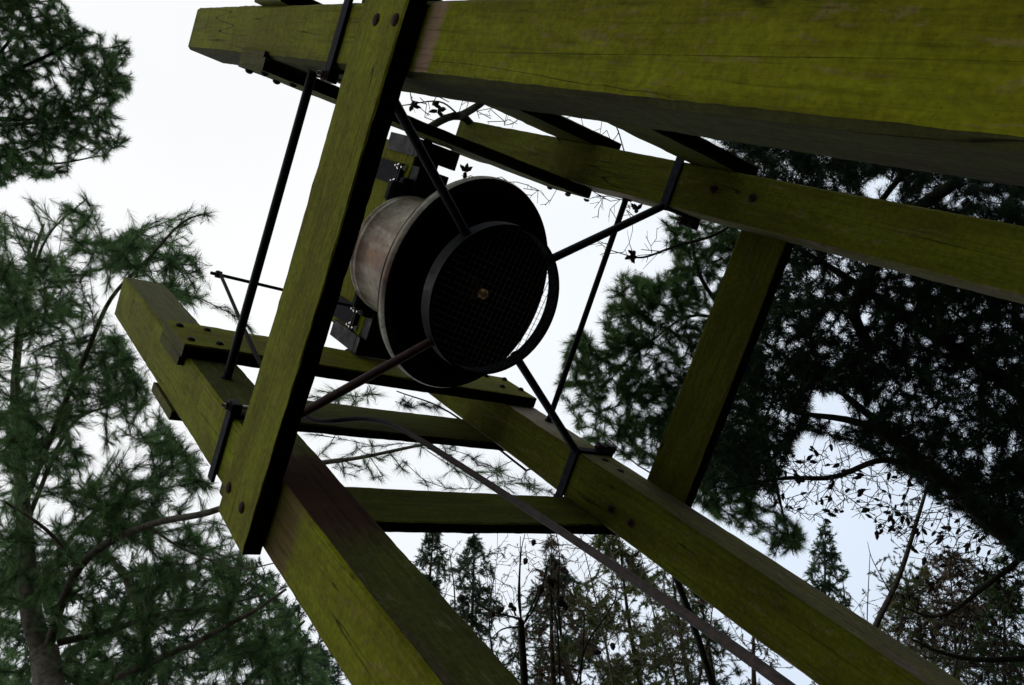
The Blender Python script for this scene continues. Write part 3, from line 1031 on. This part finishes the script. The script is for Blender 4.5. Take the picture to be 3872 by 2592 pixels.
P1 = [(-150, -150), (150, -150), (270, 20), (290, 130), (360, 90), (400, 170), (470, 140), (515, 180), (490, 230), (430, 250), (500, 300), (480, 360), (420, 400), (470, 480), (480, 560), (400, 560), (410, 620), (330, 560), (250, 660), (180, 700), (100, 660), (40, 690), (-150, 740)]
t.grow(poly_sample(P1, 1500, 10.3, 11.9, keep=lambda u, v: clumps(u, v, 60, 1.0, .35)), rtip=.006, tuftlen=.17, k_side=2, jit=.08)
t.build_wood(); t.build_needles(52, .10, .0045, .95, (.05, .8), along=1.0)

# --- 2. the long-needled pine on the left
g0 = W(142, 2592, 7.0)
base = np.array([g0[0] - .1, g0[1] - .1, 0])
t = Tree('pine_tree', base, 'long-needled pine with a pale trunk filling the lower left', 'pine tree', leafmat=M_needle_b, wood=M_bark_pale)
fork = W(170, 2480, 7.0)
t.limb([base + [0, 0, -.3], base + (fork - base) * .3, base + (fork - base) * .7, fork], .17, .12)
t.limb([fork, W(115, 2300, 7.2), W(95, 2000, 7.6), W(70, 1700, 8.2), W(60, 1400, 8.8), W(120, 1000, 9.6), W(165, 850, 10)], .10, .015)
t.limb([W(185, 2440, 7.0), W(235, 2280, 6.9), W(305, 2140, 6.8), W(430, 2040, 6.7), W(600, 1975, 6.6), W(830, 1925, 6.5), W(1120, 1775, 6.5), W(1370, 1730, 6.5), W(1560, 1690, 6.5), W(1720, 1660, 6.5)], .042, .012)
t.limb([W(220, 2430, 7.2), W(400, 2390, 7.3), W(620, 2320, 7.3), W(790, 2300, 7.3), W(1000, 2250, 7.2)], .035, .01)
t.limb([W(380, 2592, 7.2), W(560, 2510, 7.0), W(760, 2420, 6.9), W(960, 2310, 6.8), W(1080, 2230, 6.8)], .035, .014)
t.limb([W(560, 2490, 8.0), W(540, 2350, 8.2), W(480, 2200, 8.5), W(400, 2090, 8.8)], .05, .03)
t.limb([W(95, 1900, 7.7), W(230, 1560, 7.4), W(330, 1330, 7.2), W(420, 1130, 7.0), W(560, 980, 6.9), W(680, 850, 6.8), W(760, 810, 6.8)], .03, .006)
t.limb([W(90, 2000, 7.7), W(260, 1620, 8.2), W(420, 1530, 8.2), W(560, 1440, 8.2)], .025, .008)
t.limb([W(75, 1600, 8.4), W(60, 1300, 8.0), W(120, 1050, 7.8), W(190, 880, 7.8), W(330, 750, 7.8)], .025, .006)
t.limb([W(130, 2250, 7.3), W(330, 1960, 7.6), W(560, 1820, 7.8), W(760, 1700, 7.9)], .022, .006)
t.limb([W(300, 2140, 6.8), W(170, 2000, 6.6), W(20, 1900, 6.4)], .02, .01)
t.limb([W(560, 1990, 6.7), W(700, 2080, 6.6), W(900, 2150, 6.5), W(1040, 2130, 6.5)], .014, .006)
PL = [(-120, 760), (60, 820), (120, 740), (180, 860), (260, 760), (350, 800), (300, 900), (430, 900), (560, 840), (700, 800), (790, 800), (700, 900), (770, 1020), (740, 1160), (480, 1060), (430, 1120),
      (420, 1200), (520, 1400), (600, 1560), (720, 1700), (800, 1800), (830, 1950), (930, 2100), (1060, 2250), (1220, 2480), (1260, 2700), (-120, 2700)]
t.grow(poly_sample(PL, 2900, 6.6, 9.4, keep=lambda u, v: clumps(u, v, 95, .3, .16)), rtip=.0035, tuftlen=.19, k_side=2, jit=.14, droop=.1)
PL2 = [(1150, 1640), (1600, 1640), (2080, 1840), (2000, 1860), (1300, 1830)]
t.grow(poly_sample(PL2, 20, 6.3, 6.8), rtip=.0035, tuftlen=.15, k_side=1, jit=.16)
t.grow(np.array([W(u, v, 6.9) for u, v in ((780, 810), (700, 850), (740, 1000), (760, 1130), (940, 1240), (900, 1200), (1215, 1480), (1350, 1500), (1420, 1490), (430, 930), (330, 760), (300, 860))]), rtip=.004, tuftlen=.2, k_side=4, jit=.1)
t.build_wood(); t.build_needles(64, .115, .0028, .52, (.0, 1.0), along=1.5)

# --- 3. fine twigs seen between the rails behind the bell pull
base = down(W(1500, 3300, 9))
t = Tree('pine_tree', (base[0], base[1], 0), 'open-branched pine with bare twigs and sparse tufts behind the lower rails', 'pine tree', leafmat=M_needle_d, wood=M_bark_d)
t.limb([base, W(2900, 3300, 8.8), W(2600, 2300, 8.5), W(2350, 1800, 8.3), W(2150, 1730, 8.1), W(1990, 1780, 8.0)], .05, .012)
t.limb([W(1990, 1780, 8.0), W(1700, 1560, 8), W(1500, 1480, 8)], .012, .006)
t.grow(poly_sample([(1120, 1640), (1500, 1650), (1780, 1700), (2000, 1800), (2120, 1880), (1320, 1830)], 80, 7.8, 8.4), rtip=.0035, tuftlen=.14, k_side=0, jit=.2)
t.grow(poly_sample([(1120, 1470), (1350, 1500), (1650, 1520), (1700, 1560), (1180, 1510)], 14, 7.8, 8.2), rtip=.0035, tuftlen=.14, k_side=2, jit=.15)
t.build_wood(); t.build_needles(44, .12, .0028, .6, (0, .6), along=.9)

# --- 4. pine right of the bell
base = down(W(4600, 2500, 9.5))
t = Tree('pine_tree', (base[0], base[1], 0), 'bushy dark green pine just right of the bell behind the back board', 'pine tree', leafmat=M_needle, wood=M_bark_d)
t.limb([base, base + [0, 0, 3], W(3700, 1900, 9.6), W(3200, 1500, 9.5)], .15, .04)
t.limb([W(3200, 1500, 9.5), W(2700, 1200, 9.4), W(2450, 1300, 9.2), W(2250, 1500, 9)], .026, .006)
t.limb([W(3000, 1380, 9.5), W(2800, 1700, 9.3), W(2500, 1800, 9.2), W(2250, 1620, 9)], .018, .005)
t.limb([W(2800, 1250, 9.4), W(2650, 1050, 9.3), W(2600, 800, 9.2), W(2560, 640, 9.2)], .03, .008)
t.limb([W(2900, 1700, 9.3), W(2950, 1900, 9.2), W(3000, 2100, 9.2)], .03, .008)
P4 = [(2090, 1440), (2100, 1480), (2160, 1280), (2200, 1240), (2270, 1330), (2300, 1100), (2350, 1040), (2480, 1060), (2560, 1000), (2500, 860), (2560, 800), (2750, 850), (2850, 900), (2900, 1500), (2850, 1900),
      (2990, 1960), (3050, 2060), (2940, 2100), (2700, 1950), (2500, 1830), (2420, 1760), (2200, 1660)]
t.grow(poly_sample(P4, 1950, 8.9, 10.4, keep=lambda u, v: clumps(u, v, 90, 2.0, .35)), rtip=.004, tuftlen=.17, k_side=2, jit=.12)
t.grow(poly_sample([(2520, 460), (2700, 560), (2860, 700), (2760, 640), (2560, 520)], 60, 8.9, 9.6), rtip=.004, tuftlen=.15, k_side=2, jit=.12)
t.build_wood(); t.build_needles(50, .11, .0042, .8, (.0, .9), along=1.0)

# --- 5. the near-black mass of larch at the right
base = down(W(5200, 2600, 8.0))
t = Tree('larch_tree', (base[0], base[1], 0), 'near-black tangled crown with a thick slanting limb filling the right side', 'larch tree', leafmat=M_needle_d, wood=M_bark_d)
t.limb([base, base + [0, 0, 3], W(4300, 2200, 8), W(3872, 2070, 7.9), W(3600, 1850, 7.8), W(3300, 1620, 7.8), W(3000, 1560, 7.9)], .15, .02)
t.limb([W(4300, 1900, 8), W(3872, 1500, 8.2), W(3500, 1250, 8.2), W(3200, 1050, 8.3), W(2950, 900, 8.3)], .09, .02)
t.limb([W(3300, 1330, 8.0), W(3230, 1180, 7.9), W(3290, 1030, 7.9), W(3420, 830, 7.9), W(3600, 700, 7.9)], .05, .06)
t.limb([W(3500, 1790, 7.8), W(3340, 1740, 7.7), W(3150, 1805, 7.7), W(2960, 1810, 7.7), W(2750, 1850, 7.7)], .035, .014)
t.limb([W(4000, 2000, 7.9), W(3750, 2200, 7.7), W(3560, 2330, 7.6), W(3420, 2300, 7.6)], .03, .008)
t.limb([W(3900, 2490, 7.7), W(3700, 2495, 7.6), W(3560, 2470, 7.6), W(3450, 2420, 7.6)], .03, .012)
t.limb([W(3230, 900, 8.2), W(3380, 700, 8.2), W(3520, 560, 8.2), W(3700, 300, 8.2)], .035, .02)
P5 = [(2700, 480), (3200, 560), (4000, 700), (4000, 2230), (3860, 2120), (3700, 1990), (3560, 1900), (3440, 1800), (3330, 1740), (3240, 1680), (3100, 1640), (3010, 1640), (2960, 1760), (2920, 1900), (2760, 1800), (2680, 1850), (2620, 1700), (2800, 1300), (2950, 950)]
hole = lambda u, v: 0.10 if ((u - 3160) / 120) ** 2 + ((v - 1560) / 80) ** 2 < 1 or ((u - 3330) / 80) ** 2 + ((v - 720) / 60) ** 2 < 1 else 1.0
t.grow(poly_sample(P5, 4700, 7.6, 10.0, keep=lambda u, v: hole(u, v) * clumps(u, v, 140, 4.0, .6)), rtip=.0045, tuftlen=.16, k_side=2, jit=.12)
# bare twigs and cones hanging below the mass
ntw = len(t.tuft)
P5b = [(2900, 1750), (3200, 1650), (3500, 1720), (3750, 1950), (3872, 2100), (3872, 2250), (3650, 2200), (3400, 2050), (3200, 1950), (3100, 1980), (2950, 1960)]
t.grow(poly_sample(P5b, 1000, 7.5, 8.6), rtip=.0035, tuftlen=.05, k_side=1, jit=.16, step=.12, side_len=1.6)
P5c = [(3350, 2200), (3872, 2150), (3900, 2592), (3700, 2592), (3500, 2500), (3380, 2400)]
t.grow(poly_sample(P5c, 560, 7.5, 8.6), rtip=.0035, tuftlen=.05, k_side=1, jit=.16, step=.12, side_len=1.6)
bare = t.tuft[ntw:]
t.tuft = t.tuft[:ntw]
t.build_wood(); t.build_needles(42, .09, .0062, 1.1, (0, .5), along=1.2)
larch = t


def cone_mesh(name, L=.055, r=.018):
    prof = [(0, .004), (.1, .6), (.3, 1.0), (.55, .9), (.8, .55), (1, .05)]
    b = MB()
    n = 7
    vs = []
    for i, (h, rr) in enumerate(prof):
        for k in range(n):
            th = 2 * math.pi * (k + .5 * (i % 2)) / n
            f = 1.0 + (.22 if (k + i) % 2 else -.1)
            vs.append((rr * r * f * math.cos(th), rr * r * f * math.sin(th), h * L))
    fs = []
    for i in range(len(prof) - 1):
        for k in range(n):
            fs.append((i * n + k, i * n + (k + 1) % n, (i + 1) * n + (k + 1) % n, (i + 1) * n + k))
    me = bpy.data.meshes.new(name); me.from_pydata(vs, [], fs); me.materials.append(M_cone); me.update()
    return me


CONE = cone_mesh('cone')


def put_cones(tree, lst, size=1.0, mesh=None):
    for (p, d, l) in lst:
        o = link('cone', mesh or CONE, tree.root, tuple(np.array(p) - tree.base))
        q = Vector(d).to_track_quat('Z', 'Y')
        o.rotation_euler = q.to_euler()
        s_ = size * rng.uniform(.8, 1.4)
        o.scale = (s_, s_, s_)


idx = rng.permutation(len(bare))[:260]
put_cones(larch, [bare[i] for i in idx], 1.0, cone_mesh('cone', .075, .015))

# --- 6. trees along the bottom
def spire(name, tip, foot, wpx, depth, label, leafm, n, cat='spruce tree', per=26, nl=.05, w=.006, tl=.14, tone=(.1, .9), group=None, k_side=2, shape=.8, loose=.0, woodm=None):
    """a conifer seen against the sky: tip and foot in photo pixels, wpx = half width near the foot"""
    foot2 = (foot[0] + (foot[0] - tip[0]) * .12, max(2760, foot[1]))
    base = down(W(foot2[0], foot2[1], depth))
    t = Tree(name, (base[0], base[1], 0), label, cat, group, wood=woodm or M_bark, leafmat=leafm)
    P = [base, W(foot2[0], foot2[1], depth), W((foot[0] + tip[0]) / 2 + rng.uniform(-8, 8), (foot2[1] + tip[1]) / 2, depth), W(tip[0], tip[1], depth)]
    t.limb(P[:2], .14, .09, 0)
    t.limb(P[1:], .07, .008, 10)
    pts = []
    Lpx = foot[1] - tip[1]
    while len(pts) < n:
        f = rng.random() ** .75
        hw = wpx * (f ** shape) * (1 + .30 * math.sin(f * 26 + tip[0]) + .25 * math.sin(f * 11 + tip[0] * 3)) + 6
        x = rng.uniform(-1, 1) * (1 if rng.random() < .8 else 1.35)
        if rng.random() < loose * clumps(x * hw + tip[0], f * Lpx, 45, tip[0], 0): continue
        cx_ = tip[0] + (foot[0] - tip[0]) * f
        dz = rng.uniform(-1, 1) * hw / FPX * depth
        pts.append(W(cx_ + x * hw, tip[1] + f * Lpx + abs(x) * hw * .25, depth + dz))
    t.grow(np.array(pts), rtip=.005, tuftlen=tl, k_side=k_side, jit=.05)
    t.build_wood(); t.build_needles(per, nl, w, .7, tone, along=1.0)
    return t


GS = 'conifers standing along the bottom edge'
spire('spruce_tree', (3120, 1975), (3125, 2420), 110, 18, 'small blue-green spruce tip standing clear against the sky right of the post', M_fir, 330, tl=.22, nl=.09, w=.013, tone=(.2, .8), shape=.75)
spire('spruce_tree', (1795, 2030), (1770, 2700), 190, 16, 'dark green spruce top between the left post and the cone-bearing stem', M_fir, 620, tl=.22, nl=.09, w=.012, tone=(.0, .7), group=GS, loose=.5, shape=.7)
spire('spruce_tree', (1640, 1990), (1580, 2500), 150, 15, 'blue-green spruce branches close beside the left post under the lower rail', M_fir, 330, tl=.22, nl=.09, w=.012, tone=(.1, .8), group=GS, loose=.6)
spire('spruce_tree', (2330, 1930), (2440, 2750), 330, 17, 'yellow-green spruce top behind the iron pull rod', M_firy, 1500, tl=.24, nl=.09, w=.013, tone=(.1, .9), loose=.75, shape=.65, group=GS)
spire('spruce_tree', (2085, 2030), (2100, 2750), 240, 16, 'mixed brown and green spruce behind the bare stem', M_brown, 420, tl=.22, nl=.08, w=.010, tone=(.0, .8), loose=.9, group=GS)
spire('spruce_tree', (2090, 2110), (2180, 2780), 330, 19, 'deep green low spruce at the bottom centre edge', M_fir, 1500, tl=.24, nl=.09, w=.013, tone=(.0, .7), loose=.7, group=GS)
spire('larch_tree', (2530, 2090), (2640, 2800), 300, 15, 'thin green-twigged larch between the pull rod and the right post', M_firy, 700, tl=.16, nl=.06, w=.008, tone=(.1, .8), loose=.9, cat='larch tree', group=GS)
spire('pine_tree', (2640, 2200), (2720, 2800), 170, 14, 'dark pine tufts just under the right post near the bottom edge', M_needle, 240, tl=.2, nl=.10, w=.007, tone=(.0, .6), loose=.6, cat='pine tree', group=GS)
spire('larch_tree', (2850, 2260), (2860, 2800), 170, 14, 'sparse larch with pale twigs in the gap left of the right post', M_brown, 150, tl=.12, nl=.04, w=.007, tone=(.2, .9), loose=1.0, cat='larch tree', woodm=M_bark_pale, group=GS)
spire('spruce_tree', (3590, 2080), (3640, 2800), 380, 24, 'broad rusty brown conifer low at the right edge', M_brown, 1900, tl=.30, nl=.12, w=.016, tone=(.0, .8), loose=.3, shape=.5, group=GS)
spire('pine_tree', (3800, 2100), (3800, 2800), 230, 22, 'dark green pine crown behind the rusty conifer in the right corner', M_needle, 800, tl=.30, nl=.13, w=.014, tone=(.1, .8), cat='pine tree', shape=.45, loose=.3, group=GS)
spire('pine_tree', (3450, 2130), (3330, 2800), 230, 21, 'olive green pine top left of the rusty conifer', M_firy, 700, tl=.30, nl=.13, w=.013, tone=(.0, .5), cat='pine tree', shape=.5, loose=.4, group=GS)
spire('spruce_tree', (3185, 2180), (3240, 2700), 75, 17, 'narrow sparse spruce leader beside the small spruce tip', M_fir, 90, tl=.18, nl=.07, w=.011, tone=(.1, .6), loose=.7, group=GS)

def bare_stem(uv, depth, label, n, wpx, mat=None, r=.035):
    base = down(W(uv[-1][0], 2800, depth))
    t = Tree('bare_tree', (base[0], base[1], 0), label, 'tree', 'thin bare stems along the bottom edge', wood=mat or M_bark, leafmat=M_brown)
    P = [W(u, v, depth) for u, v in uv] + [W(uv[-1][0], 2800, depth)]
    t.limb([base, P[-1]], r * 1.6, r, 0)
    t.limb(P[::-1], r, .006, 6)
    pts = []
    for _ in range(n):
        f = rng.random()
        k = min(len(uv) - 2, int(f * (len(uv) - 1)))
        g_ = f * (len(uv) - 1) - k
        u = uv[k][0] * (1 - g_) + uv[k + 1][0] * g_; v = uv[k][1] * (1 - g_) + uv[k + 1][1] * g_
        pts.append(W(u + rng.normal(0, wpx), v - abs(rng.normal(0, wpx * .6)), depth + rng.normal(0, .5)))
    t.grow(np.array(pts), rtip=.0045, tuftlen=.07, k_side=2, jit=.12, step=.25, side_len=2.2)
    t.tuft = t.tuft[::3]
    t.build_wood(); t.build_needles(10, .05, .007, .9, (.1, .9))
    return t


bare_stem([(1700, 2080), (1720, 2300), (1690, 2600)], 13, 'thin bare twiggy stem just right of the left post', 110, 90)
bare_stem([(1880, 2110), (1850, 2350), (1880, 2600)], 14, 'fine bare twigs between the two dark spruces and the cone-bearing stem', 120, 100)
bare_stem([(2200, 2040), (2260, 2300), (2320, 2600)], 14, 'bare pale branch crossing under the pull rod', 150, 110, M_bark_pale)
bare_stem([(2420, 2080), (2480, 2350), (2560, 2600)], 13, 'slanting bare stem beneath the middle of the pull rod', 150, 110, M_bark_pale)
bare_stem([(2700, 2250), (2680, 2400), (2640, 2600)], 12, 'bare twiggy stem beside the lower end of the pull rod', 120, 90)
bare_stem([(3300, 2330), (3400, 2450), (3500, 2600)], 14, 'pale bare twigs rising beside the right post', 120, 100, M_bark_pale)
bare_stem([(3700, 2160), (3650, 2350), (3600, 2600)], 13, 'dark bare stem in front of the rusty conifer', 170, 130)

# leaning pale stem at the right
base = down(W(3200, 2790, 12))
t = Tree('leaning_tree', (base[0], base[1], 0), 'slender pale stem leaning to the right with sparse tufts against the sky', 'tree', leafmat=M_fir, wood=M_bark)
t.limb([base, W(3200, 2790, 12), W(3240, 2560, 12), W(3310, 2370, 12), W(3400, 2180, 12), W(3470, 1960, 12), W(3510, 1830, 12)], .07, .02)
t.limb([W(3370, 2250, 12), W(3300, 2120, 12), W(3280, 2050, 12)], .012, .004)
t.limb([W(3200, 2790, 12), W(3270, 2600, 12), W(3280, 2300, 12), W(3290, 2090, 12)], .016, .005)
t.grow(poly_sample([(3250, 2230), (3350, 2000), (3440, 1850), (3500, 1850), (3440, 2080), (3360, 2280)], 60, 11.8, 12.2), rtip=.004, tuftlen=.09, k_side=1, jit=.08)
t.build_wood(); t.build_needles(22, .04, .008, .7, (.1, .6))

# bare stem with cones, bottom centre
base = down(W(1985, 2800, 10))
t = Tree('bare_tree', (base[0], base[1], 0), 'dark bare stem with candelabra twigs and cones below the lower rail', 'tree', wood=M_bark_d, leafmat=M_brown)
t.limb([base, W(1985, 2800, 10), W(1983, 2590, 10), W(1972, 2400, 10), W(1970, 2350, 10)], .06, .038)
for P in ([(1970, 2350), (1965, 2200), (1972, 2080), (1985, 2020)], [(1972, 2350), (1960, 2260), (1966, 2120), (1968, 2030)], [(1965, 2340), (1850, 2310), (1790, 2270), (1740, 2260)],
          [(1975, 2370), (1900, 2380), (1850, 2425)], [(1985, 2350), (2030, 2250), (2060, 2190), (2075, 2100)], [(1980, 2360), (2020, 2300), (2050, 2220), (2070, 2130), (2110, 2060)],
          [(2120, 2700), (2110, 2400), (2085, 2250), (2060, 2150)], [(2120, 2400), (2110, 2250), (2115, 2100), (2100, 2000)], [(2190, 2650), (2210, 2460), (2290, 2330), (2330, 2250), (2330, 2120)],
          [(2160, 2650), (2200, 2500), (2210, 2330)], [(1950, 2330), (1935, 2280)]):
    t.limb([W(u, v, 10 + .05 * i) for i, (u, v) in enumerate(P)], .016, .006)
t.grow(poly_sample([(1720, 2150), (1900, 2060), (2120, 2000), (2340, 2150), (2350, 2400), (2150, 2560), (1760, 2400)], 260, 9.7, 10.4), rtip=.003, tuftlen=.05, k_side=1, jit=.15, step=.15)
bl = list(t.tuft); t.tuft = bl[::6]
t.build_wood(); t.build_needles(16, .05, .004, .8, (.1, .6))
put_cones(t, [(W(u, v, 10), np.array([rng.uniform(-1, 1), rng.uniform(-1, 1), -.6]), 0) for u, v in
              ((2100, 2130), (2120, 2150), (2135, 2160), (2060, 2190), (2045, 2210), (2080, 2200), (2110, 2270), (2100, 2285), (2135, 2280), (1935, 2285), (1945, 2300), (1990, 2110), (1745, 2265), (1755, 2275), (2315, 2430), (2240, 2470), (2250, 2460), (1860, 2310), (1880, 2312), (2020, 2040))], 2.0)

# --- 7. far wood closing the view low at the bottom and behind the left pine
t = Tree('far_conifers', tuple(down(W(700, 3600, 22)) * [1, 1, 0]), 'distant dark conifers closing the gaps behind the left pine', 'trees', leafmat=M_fir, wood=M_bark_d)
hb = W(700, 2900, 20)
t.limb([down(hb), hb, W(600, 2500, 20)], .2, .1)
t.limb([hb, W(1000, 2500, 20), W(1150, 2350, 20)], .1, .03)
t.limb([hb, W(200, 2500, 20), W(60, 2200, 20)], .1, .03)
t.grow(poly_sample([(-100, 2150), (300, 2050), (700, 2130), (980, 2100), (1150, 2330), (1500, 2700), (-100, 2700)], 1300, 18, 22, keep=lambda u, v: clumps(u, v, 80, 5, .15)), rtip=.01, tuftlen=.4, k_side=2, jit=.1)
t.build_wood(); t.build_needles(34, .16, .016, .8, (0, .5))
t.root['kind'] = 'stuff'

# --- 8. dry climber stems and buds round the back post beside the rail
base = np.array([.38, 2.96, 0])
t = Tree('climbing_vine', base, 'dry brown climber stems with winged seed heads hanging by the back post', 'vine', wood=M_bark_d, leafmat=M_brown)

t.limb([base + [0, 0, -.1], base + [.02, .0, 2.5], base + [.0, .02, 4.4], np.array([.40, 2.93, 5.93]), W(1740, 440, 4.75), W(1590, 500, 4.9)], .03, .022)
t.limb([W(1740, 440, 4.75), W(1800, 405, 4.6), W(1860, 360, 4.5)], .024, .018)
t.limb([W(1740, 440, 4.75), W(1660, 385, 4.6), W(1520, 400, 4.4)], .006, .003)
t.limb([base + [.0, .0, 3.5], W(2900, 790, 4.6), W(2700, 890, 4.5), W(2560, 930, 4.4), W(2450, 970, 4.3), W(2400, 975, 4.3)], .012, .005)
t.grow(poly_sample([(1530, 370), (1700, 360), (1900, 400), (2100, 440), (2350, 500), (2330, 540), (1800, 460), (1600, 440)], 34, 4.0, 4.5), rtip=.002, tuftlen=.04, k_side=1, jit=.25, step=.06, side_len=2)
t.grow(poly_sample([(2240, 730), (2400, 750), (2420, 900), (2330, 980), (2230, 960)], 26, 4.0, 4.4), rtip=.002, tuftlen=.05, k_side=1, jit=.25, step=.06, side_len=2)
t.grow(poly_sample([(1740, 600), (1900, 640), (2080, 700), (2120, 820), (1960, 740), (1760, 690)], 14, 4.2, 4.4), rtip=.002, tuftlen=.04, k_side=1, jit=.3, step=.06, side_len=2)
t.grow(poly_sample([(2380, 860), (2480, 840), (2560, 940), (2450, 1010), (2390, 1000)], 14, 4.2, 4.5), rtip=.002, tuftlen=.04, k_side=1, jit=.2, step=.06, side_len=2)
buds = t.tuft; t.tuft = []
t.build_wood()
SEED = cone_mesh('seed_head', .045, .010)


def seeds(tree, p, n=3, s=1.0):
    for k in range(n):
        o = link('seed_head', SEED, tree.root, tuple(np.array(p) - tree.base))
        d = Vector((rng.normal(), rng.normal(), rng.normal() - .4))
        o.rotation_euler = d.to_track_quat('Z', 'Y').to_euler()
        o.scale = (s, s, s)


for u, v, d in ((1560, 400, 4.2), (1640, 395, 4.2), (1655, 420, 4.2), (1760, 650, 4.3), (2010, 440, 4.4), (2405, 795, 4.3), (2398, 965, 4.3), (2385, 970, 4.3), (2050, 460, 4.4)):
    seeds(t, W(u, v, d), 4, 1.1)
